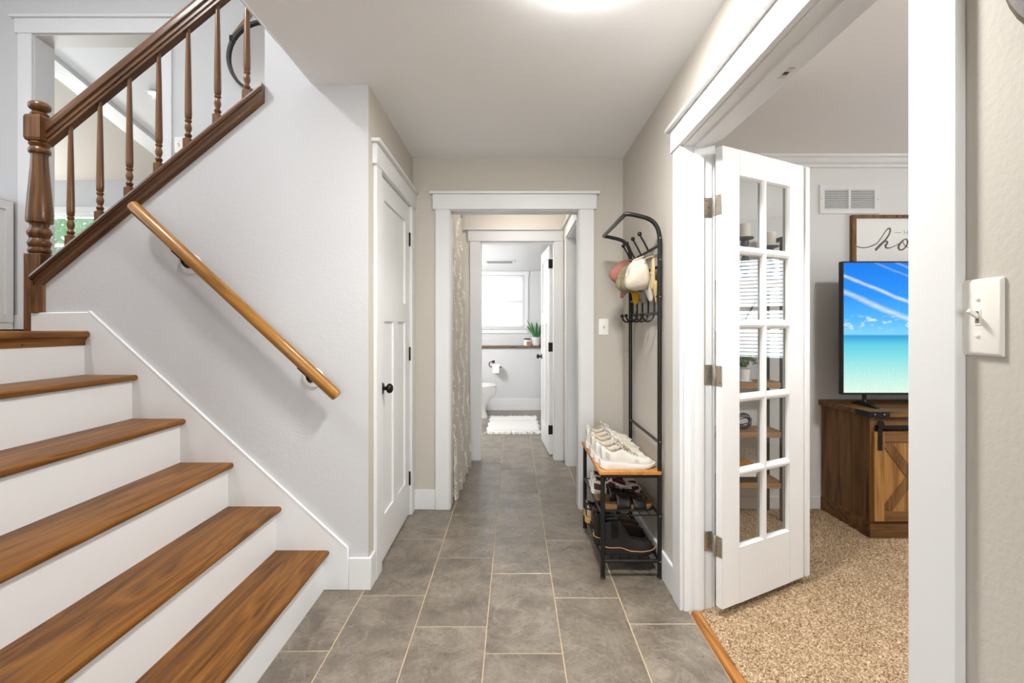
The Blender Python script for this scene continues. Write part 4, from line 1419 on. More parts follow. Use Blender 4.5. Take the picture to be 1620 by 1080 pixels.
    if laces:
        for k in range(5):
            t_ = lace_t[0] + (lace_t[1] - lace_t[0]) * k / 4
            a = [surf(t_ + 0.012 * (abs(q - 8) / 4), q, 0.0035) for q in (5.2, 6, 7, 8, 9, 10, 10.8)]
            MB().tube(a, 0.0024, 6).build('lace', laces, o, smooth=True)
        c = surf(lace_t[0], 8, 0.006)
        for sg in (-1, 1):
            lp_ = arc_pts([c, c + Vector((0.004, sg * 0.018, 0.010)), c + Vector((0.016, sg * 0.034, 0.002)), c + Vector((0.020, sg * 0.026, -0.008)), c + Vector((0.006, sg * 0.008, 0.0))], 4)
            MB().tube(lp_, 0.0022, 6).build('lace', laces, o, smooth=True)
    if pull:
        p = surf(0.012, 8, 0.0)
        MB().tube(arc_pts([p + Vector((0.006, 0, -0.012)), p + Vector((-0.006, 0, -0.002)), p + Vector((-0.004, 0, 0.010)), p + Vector((0.006, 0, 0.002))], 4), 0.0035, 6, flat=1.0).build('heel_loop', mats[1], o, smooth=True)
    return o


def pose(o, x, y, z, deg, roll=0.0):
    o.location = (x, y, z)
    o.rotation_euler = (roll, 0, math.radians(deg))
    return o


GS = 'shoes on the rack'
w_sole = plain('white_foam_sole', (226, 224, 221), 0.6)
w_up = cloth('white_knit', (212, 207, 198), bscale=500)
w_up2 = cloth('offwhite_knit', (206, 198, 184), bscale=500)
cream_l = cloth('cream_lining', (176, 158, 132))
grey_o = plain('pale_grey_overlay', (176, 176, 174), 0.6)
mint_o = plain('pale_mint_overlay', (176, 192, 194), 0.6)
pink_o = plain('blush_overlay', (192, 170, 160), 0.6)
smudge = plain('grey_smudge', (192, 186, 174), 0.8)
laces_w = cloth('white_lace', (236, 232, 224))
laces_b = cloth('beige_lace', (168, 154, 130))
run_h = [(0, 0.058), (0.05, 0.064), (0.14, 0.050), (0.22, 0.045), (0.30, 0.052), (0.38, 0.064), (0.48, 0.056), (0.62, 0.042), (0.78, 0.033), (0.90, 0.026), (1.0, 0.008)]
run_t = [(0, 0.040), (0.3, 0.036), (0.6, 0.027), (0.85, 0.022), (1.0, 0.016)]
TOPZ = 0.5495
specs = [('white running shoe with grey heel mark nearest on the bench', w_up, [('heel_mark', grey_o, 0.06, 0.14, 1.0, 3.4), ('toe_smudge', smudge, 0.60, 0.68, 1.0, 3.0)], laces_b, 0.450, 2.535, 2),
         ('white running shoe second on the bench, beside the nearest one', w_up, [('heel_mark', grey_o, 0.06, 0.14, 1.0, 3.4)], laces_b, 0.438, 2.640, -2),
         ('off-white blush-heeled trainer third on the bench', w_up2, [('heel_mark', pink_o, 0.05, 0.14, 1.0, 3.8)], laces_w, 0.434, 2.742, -4),
         ('off-white blush-heeled trainer fourth on the bench', w_up2, [('heel_mark', pink_o, 0.05, 0.14, 1.0, 3.8)], laces_w, 0.446, 2.842, 3),
         ('white mint-heeled trainer fifth on the bench with raised lace loops', w_up, [('heel_mark', mint_o, 0.04, 0.13, 2.0, 4.6)], laces_w, 0.437, 2.944, -3),
         ('white mint-heeled trainer at the far end of the bench', w_up, [('heel_mark', mint_o, 0.04, 0.13, 2.0, 4.6)], laces_w, 0.450, 3.050, 2)]
for lab, um, ov, lc, x, y, deg in specs:
    k = 1.18 if 'nearest' in lab or 'second' in lab else 1.32
    pose(shoe('running_shoe', lab, GS, 0.292, [(a, b * k) for a, b in run_h], run_t, (w_sole, um, cream_l), overlays=ov, laces=lc, wide=0.98), x, y, TOPZ, deg)

# middle shelf
burg = plain('burgundy_leather', (84, 26, 28), 0.45)
w_leather = plain('white_leather', (228, 224, 218), 0.45)
dk_lin = plain('dark_lining', (40, 24, 24), 0.9)
MZ = 0.3248
sn_h = [(0, 0.062), (0.06, 0.066), (0.18, 0.056), (0.28, 0.058), (0.36, 0.078), (0.46, 0.066), (0.6, 0.050), (0.75, 0.038), (0.88, 0.032), (0.96, 0.022), (1.0, 0.008)]
sn_t = [(0, 0.030), (0.5, 0.027), (1.0, 0.022)]
ov_b = [('heel_panel', burg, 0.02, 0.17, 0.3, 2.6), ('collar_panel', burg, 0.06, 0.36, 3.9, 4.9), ('eyestay', burg, 0.40, 0.68, 3.6, 6.4), ('toe_panel', burg, 0.80, 0.975, 0.4, 4.2), ('side_stripe', burg, 0.26, 0.46, 1.2, 3.0)]
for lab, y, deg, x in (('burgundy and white leather sneaker on the middle shelf, nearer of its pair', 2.800, 2, 0.447), ('burgundy and white leather sneaker on the middle shelf, farther of its pair', 2.915, -2, 0.455)):
    pose(shoe('sneaker', lab, GS, 0.288, sn_h, sn_t, (w_leather, w_leather, dk_lin), overlays=ov_b, laces=burg), x, y, MZ, deg)

cork = plain('cork_footbed', (122, 88, 50), 0.9, bump=0.5, bscale=150, var=0.15)
blk = plain('black_leather', (30, 27, 25), 0.35)
blk_sole = plain('black_rubber', (28, 25, 23), 0.7)


def sandal(label, x, y, deg):
    o = thing('strap_sandal', label, 'sandal', (0, 0, 0), GS, world=False)
    wt = [(0, 0.020), (0.05, 0.032), (0.15, 0.038), (0.4, 0.036), (0.7, 0.050), (0.88, 0.046), (0.97, 0.030), (1.0, 0.012)]
    L = 0.275
    ts = [k / 22 for k in range(23)]

    def lay(z0, z1, sc, nm, m_):
        rings = []
        for t_ in ts:
            w_ = lerp_tab(wt, t_) * sc
            dz = 0.010 * max(0, (t_ - 0.8) / 0.2) ** 2 + 0.012 * max(0, 0.3 - t_) + 0.006
            rings.append([(t_ * L, -w_ * 0.97, z0 if nm == 'outsole' else z0 + dz * 0.5), (t_ * L, -w_, z1 + dz), (t_ * L, w_, z1 + dz), (t_ * L, w_ * 0.97, z0 if nm == 'outsole' else z0 + dz * 0.5)])
        MB().loft(rings).build(nm, m_, o, smooth=True)
    lay(0.0, 0.006, 1.0, 'outsole', blk_sole)
    lay(0.010, 0.022, 0.99, 'footbed', cork)
    for t0, t1, hgt in ((0.26, 0.53, 0.074), (0.57, 0.82, 0.056)):
        grid = []
        for i in range(7):
            t_ = t0 + (t1 - t0) * i / 6
            w_ = lerp_tab(wt, t_) * 1.04
            row = []
            for k in range(15):
                a = math.pi * k / 14
                c = math.cos(a)
                row.append((t_ * L, -w_ * math.copysign(abs(c) ** 0.8, c), 0.014 + (hgt - (t_ - t0) * 0.08) * math.sin(a) ** 0.8))
            grid.append(row)
        sp = MB().sheet(grid).build('strap', blk, o, smooth=True)
        sd = sp.modifiers.new('thick', 'SOLIDIFY')
        sd.thickness = 0.003
        tm = (t0 + t1) / 2
        xm = tm * L
        bk = [(xm - 0.018, -0.034, 0.062 * hgt / 0.066), (xm + 0.018, -0.034, 0.058 * hgt / 0.066), (xm + 0.018, -0.012, 0.071 * hgt / 0.066 + 0.006), (xm - 0.018, -0.012, 0.075 * hgt / 0.066 + 0.006)]
        MB().tube(bk, 0.0028, 6, closed=True).build('buckle', M['bronze'], sp)
    return pose(o, x, y, MZ, deg)


sandal('black two-strap cork sandal nearest on the middle shelf', 0.462, 2.548, 6)
sandal('black two-strap cork sandal behind the nearest one on the middle shelf', 0.447, 2.665, 2)

# bottom shelf
LZ = 0.0928
bt_h = [(0, 0.118), (0.05, 0.134), (0.18, 0.136), (0.32, 0.138), (0.40, 0.120), (0.48, 0.082), (0.58, 0.060), (0.72, 0.050), (0.86, 0.044), (0.95, 0.030), (1.0, 0.010)]
bt_t = [(0, 0.046), (0.3, 0.044), (0.55, 0.026), (0.8, 0.026), (1.0, 0.024)]
tan_w = plain('tan_welt', (176, 128, 84), 0.7)
bl_suede = cloth('black_nubuck', (38, 35, 33), 0.75, 0.3, 300)
elas = cloth('black_elastic', (22, 21, 21), 0.95, 0.6, 200)
for lab, y, deg, x in (('black chelsea boot with tan welt nearest on the bottom shelf', 2.555, 3, 0.462), ('black chelsea boot with tan welt second on the bottom shelf', 2.672, -3, 0.440)):
    pose(shoe('chelsea_boot', lab, GS, 0.285, bt_h, bt_t, (blk_sole, bl_suede, blk), opens=(0.05, 0.33), overlays=[('elastic_panel', elas, 0.14, 0.28, 1.6, 4.8)], tongue=False, welt=tan_w, toe_spring=0.012), x, y, LZ, deg)
brn = plain('dark_brown_leather', (70, 44, 32), 0.38, var=0.15)
br_h = [(a, b * 0.78) for a, b in bt_h]
for lab, y, deg, x in (('dark brown leather ankle boot behind the black boots', 2.775, 2, 0.462), ('dark brown leather ankle boot farther back on the bottom shelf', 2.875, -2, 0.455)):
    pose(shoe('ankle_boot', lab, GS, 0.280, br_h, [(0, 0.03), (0.5, 0.024), (1, 0.02)], (blk_sole, brn, blk), opens=(0.06, 0.33), tongue=False, laces=None), x, y, LZ, deg)
navy = cloth('navy_mesh', (48, 50, 62))
tan_u = cloth('tan_suede', (178, 154, 120))
gum = plain('gum_sole', (186, 152, 96), 0.6)
for lab, y, deg, x in (('navy and tan running shoe with gum sole, nearer of the far bottom pair', 2.965, -3, 0.434), ('navy and tan running shoe with gum sole at the far end of the bottom shelf', 3.055, 2, 0.440)):
    pose(shoe('trail_shoe', lab, GS, 0.275, run_h, run_t, (gum, navy, dk_lin), overlays=[('heel_panel', tan_u, 0.02, 0.12, 0.5, 3.4), ('heel_cup', tan_u, 0.03, 0.09, 4.6, 7.4), ('toe_panel', tan_u, 0.82, 0.97, 0.4, 4.4), ('side_panel', tan_u, 0.3, 0.5, 0.6, 2.4)], laces=laces_b, wide=0.9), x, y, LZ, deg)

# ================================================================== LACE CURTAIN OF THE INNER HALL


def lace_mat():
    a = N('sheer_lace')
    uv = a.n('ShaderNodeUVMap')
    sp = a.n('ShaderNodeSeparateXYZ')
    a.l(uv.outputs[0], sp.inputs[0])
    u, v = sp.outputs[0], sp.outputs[1]
    wob = a.noise(uv.outputs[0], 5.0, 2)
    # slanting vine stems
    k = a.math('ADD', a.math('MULTIPLY', u, 8), a.math('MULTIPLY', a.math('SINE', a.math('MULTIPLY', v, 13)), 0.22))
    k = a.math('ADD', k, a.math('MULTIPLY', wob, 0.9))
    d = a.math('ABSOLUTE', a.math('SUBTRACT', a.math('FRACT', k), 0.5))
    stem = a.math('LESS_THAN', d, 0.045)
    k2 = a.math('ADD', a.math('MULTIPLY', u, 5.0), a.math('MULTIPLY', v, 5.0))
    k2 = a.math('ADD', k2, a.math('MULTIPLY', wob, 1.5))
    d2 = a.math('ABSOLUTE', a.math('SUBTRACT', a.math('FRACT', k2), 0.5))
    twig = a.math('MULTIPLY', a.math('LESS_THAN', d2, 0.035), a.math('LESS_THAN', d, 0.30))
    vo = a.n('ShaderNodeTexVoronoi')
    vo.inputs['Scale'].default_value = 60
    a.l(uv.outputs[0], vo.inputs['Vector'])
    near = a.math('MAXIMUM', a.math('LESS_THAN', d, 0.20), a.math('MULTIPLY', a.math('LESS_THAN', d2, 0.11), a.math('LESS_THAN', d, 0.33)))
    clump = a.math('GREATER_THAN', a.noise(uv.outputs[0], 11, 2), 0.46)
    leaf = a.math('MULTIPLY', a.math('MULTIPLY', a.math('LESS_THAN', vo.outputs['Distance'], 0.40), near), clump)
    mask = a.math('MAXIMUM', a.math('MAXIMUM', stem, twig), leaf)
    col = a.mix(mask, lin((226, 218, 206)), lin((250, 248, 242)))
    a.l(col, a.b.inputs['Base Color'])
    a.b.inputs['Roughness'].default_value = 0.9
    a.b.inputs['Specular IOR Level'].default_value = 0.1
    tl = a.n('ShaderNodeBsdfTranslucent')
    a.l(col, tl.inputs[0])
    m1 = a.n('ShaderNodeMixShader')
    m1.inputs[0].default_value = 0.35
    a.l(a.b.outputs[0], m1.inputs[1])
    a.l(tl.outputs[0], m1.inputs[2])
    tr = a.n('ShaderNodeBsdfTransparent')
    m2 = a.n('ShaderNodeMixShader')
    a.l(a.math('ADD', 0.66, a.math('MULTIPLY', mask, 0.32)), m2.inputs[0])
    a.l(tr.outputs[0], m2.inputs[1])
    a.l(m1.outputs[0], m2.inputs[2])
    a.l(m2.outputs[0], a.out.inputs[0])
    return a.m


cu = thing('lace_curtain', 'sheer taupe lace curtain with white vines beside the hall end opening', 'curtain', (-0.46, 4.05, 0))
grid, uvs = [], []
NU, NV = 90, 48
for i in range(NV + 1):
    z = 0.006 + (2.33 - 0.006) * i / NV
    fl_ = 1 - z / 2.33
    row = []
    for k in range(NU + 1):
        s = k / NU
        y = 3.56 + 0.96 * s + 0.012 * math.sin(s * 31 + z)
        fold = math.sin(2 * math.pi * 4.6 * s + 0.5) * (0.022 + 0.020 * fl_) + math.sin(2 * math.pi * 9.7 * s + 1.7 * z) * 0.008
        x = -0.512 + 0.055 * fl_ + fold + 0.035 * fl_ * s
        zz = z
        if i == 0:
            zz = 0.008 + 0.006 * math.sin(s * 40)
        row.append((x, y, zz))
    grid.append(row)
cf = MB().sheet(grid).build('fabric', lace_mat(), cu, smooth=True)
uvl = cf.data.uv_layers.new(name='UVMap')
for lp in cf.data.loops:
    vi = lp.vertex_index
    i, k = divmod(vi, NU + 1)
    uvl.data[lp.index].uv = (k / NU * 1.5, i / NV * 2.33)
MB().tube([(-0.51, YB + 0.122, 2.345), (-0.51, 4.668, 2.345)], 0.011, 10).build('curtain_rod', M['bronze'], cu, smooth=True)

# ================================================================== BATHROOM
structure(MB().box(-1.5, 0.95, 7.42, 7.62, 0.955, 0.988).build('trim_ledge', M['ledge'], bevel=0.003), 'brown wooden ledge under the bathroom window', 'trim')
bld = thing('window_blind', 'white horizontal blind lowered over the bathroom window', 'blind', (-0.34, 7.615, 1.28))
bmx = (-0.83, 0.155)
blm = cloth('blind_slat', (250, 250, 250), 0.5, 0, trans=0.55)
MB().box(bmx[0], bmx[1], 7.612, 7.655, 2.045, 2.085).build('head_rail', M['white'], bld, bevel=0.002)
sl_m = MB().add([(bmx[0] + 0.34, -0.004, -0.013), (bmx[1] + 0.34, -0.004, -0.013), (bmx[1] + 0.34, 0.005, 0.013), (bmx[0] + 0.34, 0.005, 0.013),
                 (bmx[0] + 0.34, -0.0030, -0.013), (bmx[1] + 0.34, -0.0030, -0.013), (bmx[1] + 0.34, 0.006, 0.013), (bmx[0] + 0.34, 0.006, 0.013)],
                [(0, 3, 2, 1), (4, 5, 6, 7), (0, 1, 5, 4), (1, 2, 6, 5), (2, 3, 7, 6), (3, 0, 4, 7)]).mesh('slat')
for k in range(33):
    put('slat', sl_m, blm, bld, loc=(0, 7.628 - 7.615, 1.310 + 0.0224 * k - 1.28))
MB().box(bmx[0], bmx[1], 7.614, 7.640, 1.278, 1.296).build('bottom_rail', M['white'], bld, bevel=0.002)
for x in (-0.62, -0.30, 0.02):
    MB().tube([(x, 7.612, 1.29), (x, 7.612, 2.05)], 0.0012, 6).build('ladder_cord', M['paper'], bld)

# toilet facing +x
to = thing('toilet', 'white toilet partly hidden by the bathroom door casing', 'toilet', (-0.6, 6.85, 0))
TX, TY = -0.25, 6.85


def ell(cx_, rx_, ry_, z, n=32, back=None):
    out = []
    for k in range(n):
        a = 2 * math.pi * k / n
        x = cx_ + rx_ * math.cos(a)
        if back is not None:
            x = max(x, back)
        out.append((x, TY + ry_ * math.sin(a), z))
    return out


MB().loft([ell(-0.60, 0.23, 0.105, 0.0), ell(-0.60, 0.225, 0.10, 0.03), ell(-0.60, 0.20, 0.085, 0.10), ell(-0.59, 0.20, 0.085, 0.18), ell(-0.56, 0.235, 0.12, 0.26), ell(-0.52, 0.265, 0.165, 0.34), ell(-0.51, 0.265, 0.182, 0.40), ell(-0.51, 0.262, 0.182, 0.425)]).build('bowl', M['porcelain'], to, smooth=True)
MB().loft([ell(-0.51, 0.262, 0.186, 0.425), ell(-0.51, 0.268, 0.190, 0.435), ell(-0.51, 0.265, 0.188, 0.448)]).build('seat', M['porcelain'], to, smooth=True)
MB().loft([ell(-0.51, 0.262, 0.186, 0.449), ell(-0.51, 0.268, 0.190, 0.458), ell(-0.51, 0.255, 0.180, 0.472)]).build('lid', M['porcelain'], to, smooth=True)
MB().box(-1.02, -0.80, TY - 0.21, TY + 0.21, 0.38, 0.76).build('tank', M['porcelain'], to, bevel=0.02, seg=3)
MB().box(-1.03, -0.79, TY - 0.22, TY + 0.22, 0.76, 0.795).build('tank_lid', M['porcelain'], to, bevel=0.01, seg=3)

th_ = thing('paper_holder', 'black toilet paper holder on the bathroom wall', 'paper holder', (-0.30, 7.45, 0.77))
hz = 0.745
MB().box(-0.335, -0.295, 7.438, 7.45, hz - 0.02, hz + 0.02).build('mount', M['black'], th_, bevel=0.003)
MB().tube(arc_pts([(-0.315, 7.44, hz), (-0.355, 7.40, hz), (-0.375, 7.375, hz - 0.02), (-0.37, 7.365, hz - 0.06), (-0.33, 7.36, hz - 0.075), (-0.20, 7.36, hz - 0.075)], 5), 0.007, 8).build('arm', M['black'], th_, smooth=True)
MB().ball((-0.198, 7.36, hz - 0.075), 0.011).build('end_knob', M['black'], th_, smooth=True)
tp = thing('toilet_paper_roll', 'white toilet paper roll on the black holder', 'paper roll', (-0.27, 7.36, hz - 0.09))
MB().lathe([(0.020, 0.0), (0.054, 0.0), (0.055, 0.004), (0.055, 0.098), (0.054, 0.102), (0.020, 0.102)], (-0.325, 7.36, hz - 0.087), 'x', 28).build('paper', M['paper'], tp, smooth=True)
MB().box(-0.325, -0.223, 7.305, 7.3065, hz - 0.16, hz - 0.087).build('loose_sheet', M['paper'], tp)

# woven rug with fringes
rug = thing('bath_rug', 'white woven bath rug with frayed fringe on the bathroom floor', 'rug', (-0.0, 6.27, 0))
rx0, rx1, ry0, ry1 = -0.335, 0.325, 5.86, 6.80


def rug_mat():
    a = N('woven_white')
    v = a.coord()
    sp = a.n('ShaderNodeSeparateXYZ')
    a.l(v, sp.inputs[0])
    s = a.noise(v, 90, 2)
    y = sp.outputs[1]
    band = a.math('SINE', a.math('MULTIPLY', y, 17))
    st_ = a.math('LESS_THAN', a.math('ABSOLUTE', a.math('SUBTRACT', a.math('ABSOLUTE', y), 0.30)), 0.030)
    col = a.mix(a.math('MULTIPLY', st_, 0.5), lin((238, 236, 231)), lin((208, 206, 200)))
    a.l(col, a.b.inputs['Base Color'])
    a.b.inputs['Roughness'].default_value = 1
    wv = a.n('ShaderNodeTexWave')
    wv.inputs['Scale'].default_value = 40
    wv.bands_direction = 'Y'
    a.l(v, wv.inputs[0])
    a.bump(a.math('ADD', wv.outputs['Fac'], s), 0.6, 0.006)
    return a.m


rm = rug_mat()
grid = []
for i in range(30):
    y = ry0 + (ry1 - ry0) * i / 29
    grid.append([(rx0 + (rx1 - rx0) * k / 20 + 0.010 * math.sin(i * 0.7) * (1 if k in (0, 20) else 0), y, 0.011 + 0.003 * math.sin(i * 0.9 + k * 0.4)) for k in range(21)])
ro = MB().sheet(grid).build('weave', rm, rug, smooth=True)
sd = ro.modifiers.new('thick', 'SOLIDIFY')
sd.thickness = 0.009
sd.offset = -1
rg_ = random.Random(2)
for side, y in ((-1, ry0), (1, ry1)):
    fr = MB()
    for k in range(120):
        x = rx0 + (rx1 - rx0) * (k + rg_.random()) / 120
        L_ = rg_.uniform(0.05, 0.10)
        dx = rg_.uniform(-0.05, 0.05)
        fr.tube([(x, y - side * 0.01, 0.011), (x + dx * 0.4, y + side * L_ * 0.5, rg_.uniform(0.008, 0.03)), (x + dx, y + side * L_, 0.004)], 0.004, 4)
    fo = fr.build('fringe', M['paper'], rug)
    fo['kind'] = 'stuff'

# potted spiky plant and candle jar on the ledge
pp = thing('potted_plant', 'spiky green plant in a white patterned pot on the bathroom ledge', 'plant', (0.345, 7.51, 0.988))
PX, PY, PZ = 0.345, 7.51, 0.988
MB().lathe([(0.0, 0.0), (0.050, 0.0), (0.060, 0.02), (0.068, 0.12), (0.070, 0.135), (0.062, 0.135), (0.060, 0.11), (0.0, 0.11)], (PX, PY, PZ), 'z', 24).build('pot', plain('speckled_pot', (226, 226, 224), 0.6, bump=0.8, bscale=60, var=0.25), pp, smooth=True)
leaf_m = plain('aloe_green', (52, 112, 58), 0.45, var=0.35)
rg_ = random.Random(11)
for k in range(15):
    a = 2 * math.pi * k / 15 + rg_.uniform(-0.2, 0.2)
    lean = rg_.uniform(0.12, 0.62)
    L_ = rg_.uniform(0.22, 0.36)
    dirr = Vector((math.cos(a) * lean, math.sin(a) * lean * 0.5, 1)).normalized()
    p0 = Vector((PX + math.cos(a) * 0.02, PY + math.sin(a) * 0.02, PZ + 0.10))
    sd_ = dirr.cross(Vector((0, 1, 0.2))).normalized()
    g_ = []
    for i in range(7):
        s = i / 6
        p = p0 + dirr * L_ * s + Vector((math.cos(a), 0.3 * math.sin(a), -0.2)) * (0.06 * s * s)
        w_ = 0.016 * (1 - s) ** 0.7 + 0.001
        g_.append([p - sd_ * w_, p + Vector((0, 0.006, 0)) * (1 - s), p + sd_ * w_])
    lo = MB().sheet(g_).build('leaf', leaf_m, pp, smooth=True)
    sdm = lo.modifiers.new('thick', 'SOLIDIFY')
    sdm.thickness = 0.003
cj = thing('candle_jar', 'small glass candle jar with amber label on the bathroom ledge', 'candle', (0.205, 7.50, 0.988))
MB().lathe([(0.0, 0.0), (0.048, 0.0), (0.052, 0.006), (0.052, 0.085), (0.048, 0.09), (0.0, 0.09)], (0.205, 7.50, 0.988), 'z', 24).build('jar', plain('frosted_jar', (232, 232, 230), 0.15), cj, smooth=True)
MB().lathe([(0.0, 0.092), (0.050, 0.092), (0.050, 0.112), (0.040, 0.118), (0.0, 0.118)], (0.205, 7.50, 0.988), 'z', 24).build('lid', M['ledge'], cj, smooth=True)
MB().box(0.196, 0.246, 7.4465, 7.4480, 1.005, 1.055).build('jar_label', plain('amber_label', (170, 112, 44), 0.6), cj)
vl = thing('bath_fill_light', 'row of globe lights added out of sight on the bathroom side wall as fill light', 'fill light', (-1.5, 6.0, 1.9))  # unseen globes added only to brighten the bathroom
MB().box(-1.5, -1.47, 5.65, 6.35, 1.86, 1.92).build('bar', M['black'], vl)
vm = emit('globe_fill_glow', (0.97, 0.98, 1.0), 300.0)
for yy in (5.75, 6.0, 6.25):
    MB().ball((-1.40, yy, 1.89), 0.055).build('globe', vm, vl, smooth=True)
    MB().tube([(-1.47, yy, 1.89), (-1.44, yy, 1.89)], 0.012, 8).build('arm', M['black'], vl)
cv = thing('ceiling_vent', 'flat white vent in the bathroom ceiling', 'vent', (-0.2, 6.45, BC))
MB().box(-0.40, 0.02, 6.30, 6.60, BC - 0.012, BC).build('vent_frame', plain('vent_white', (226, 226, 224), 0.5), cv, bevel=0.004)
for k in range(7):
    MB().box(-0.36, -0.02, 6.34 + 0.034 * k, 6.352 + 0.034 * k, BC - 0.014, BC - 0.012).build('vent_slat', plain('vent_slot', (120, 120, 122), 0.8) if k == 0 else bpy.data.materials['vent_slot'], cv)

# ================================================================== DEN: TV STAND, TELEVISION, SIGN
SX0, SX1, SY0, SY1 = 2.152, 3.50, 2.925, 3.385
ts_ = thing('tv_stand', 'rustic oak barn-door television stand on the den carpet', 'tv stand', (2.82, 3.15, 0.012))
zt0 = 0.012
MB().box(SX0, SX0 + 0.022, SY0 + 0.012, SY1, 0.10, 0.742).build('side_panel', M['rustic_z'], ts_)
MB().box(SX1 - 0.022, SX1, SY0 + 0.012, SY1, 0.10, 0.742).build('side_panel', M['rustic_z'], ts_)
MB().box(SX0 + 0.022, SX1 - 0.022, SY1 - 0.010, SY1, 0.10, 0.742).build('back_panel', M['rustic_z'], ts_)
MB().box(SX0 + 0.022, SX1 - 0.022, SY0 + 0.03, SY1 - 0.010, 0.10, 0.12).build('bottom_panel', M['rustic_x'], ts_)
MB().box(SX0 - 0.018, SX1 + 0.018, SY0 - 0.020, SY1 + 0.010, 0.742, 0.778).build('top', M['rustic_x'], ts_, bevel=0.003)
MB().box(SX0 - 0.008, SX1 + 0.008, SY0 - 0.010, SY1 + 0.005, zt0, 0.098).build('plinth', M['rustic_x'], ts_, bevel=0.002)
MB().box(SX0 - 0.004, SX1 + 0.004, SY0 - 0.004, SY1, 0.098, 0.110).build('plinth_bead', M['rustic_x'], ts_, bevel=0.003)
MB().box(SX0, SX0 + 0.03, SY0 + 0.004, SY0 + 0.014, 0.11, 0.742).build('face_stile', M['rustic_z'], ts_)
MB().box(SX0 + 0.03, SX1 - 0.03, SY0 + 0.006, SY0 + 0.014, 0.672, 0.742).build('face_rail', M['rustic_x'], ts_)
for dx0, dx1 in ((SX0 + 0.012, SX0 + 0.468), (SX1 - 0.468, SX1 - 0.012)):
    z0, z1, fw = 0.118, 0.655, 0.060
    yf = SY0 - 0.012
    dr = MB().box(dx0, dx1, yf + 0.004, yf + 0.014, z0, z1).build('barn_door', M['rustic_l'], ts_)
    npl = 4
    for k in range(npl):
        a = dx0 + fw + (dx1 - dx0 - 2 * fw) * k / npl
        b = dx0 + fw + (dx1 - dx0 - 2 * fw) * (k + 1) / npl
        MB().box(a + 0.001, b - 0.001, yf + 0.0, yf + 0.004, z0 + fw, z1 - fw).build('plank', M['rustic_l'], dr)
    for a in ((dx0, dx0 + fw, z0, z1), (dx1 - fw, dx1, z0, z1)):
        MB().box(a[0], a[1], yf - 0.008, yf + 0.006, a[2], a[3]).build('door_stile', M['rustic_l'], dr, bevel=0.001)
    for a in ((z0, z0 + fw), (z1 - fw, z1)):
        MB().box(dx0 + fw, dx1 - fw, yf - 0.008, yf + 0.006, a[0], a[1]).build('door_rail', M['rustic_x'], dr, bevel=0.001)
    MB().obox((dx0 + fw + 0.018, yf - 0.0015, z1 - fw - 0.010), (dx1 - fw - 0.018, yf - 0.0015, z0 + fw + 0.010), 0.006, 0.055, up=(0.7, 0, 0.7)).build('brace', M['rustic_z'], dr)
    MB().obox((dx0 + fw + 0.018, yf - 0.004, z0 + fw + 0.010), (dx1 - fw - 0.018, yf - 0.004, z1 - fw - 0.010), 0.006, 0.055, up=(-0.7, 0, 0.7)).build('brace', M['rustic_z'], dr)
    for hx in (dx0 + 0.032, dx1 - 0.032):
        st_ = MB().box(hx - 0.013, hx + 0.013, yf - 0.012, yf - 0.008, 0.545, 0.725).build('hanger_strap', M['black'], dr)
        MB().lathe([(0.0, 0.0), (0.020, 0.0), (0.020, 0.008), (0.0, 0.008)], (hx, yf - 0.012, 0.700), 'y', 16, -1).build('roller', M['black'], st_)
MB().box(SX0 + 0.02, SX1 - 0.02, SY0 - 0.016, SY0 - 0.010, 0.672, 0.694).build('track', M['black'], ts_)
for xx, s in ((SX0 - 0.018, 1), (SX1 + 0.018, -1)):
    MB().box(xx, xx + s * 0.12, SY0 - 0.0225, SY0 - 0.020, 0.744, 0.776).build('corner_bracket', M['black'], ts_)
    cbk = MB().box(xx - s * 0.0025, xx, SY0 - 0.0225, SY0 + 0.10, 0.744, 0.776).build('corner_bracket', M['black'], ts_)
    for d in (0.03, 0.085):
        MB().lathe([(0.006, 0.0), (0.005, 0.003), (0.0, 0.004)], (xx + s * d, SY0 - 0.0225, 0.760), 'y', 10, -1).build('bolt', M['chrome'], ts_)

tv = thing('television', 'flat television showing a turquoise sea and blue sky on the stand', 'television', (2.80, 3.12, 0.778))
TX0, TX1, TZ0, TZ1, TYF = 2.098, 3.545, 0.852, 1.704, 3.095


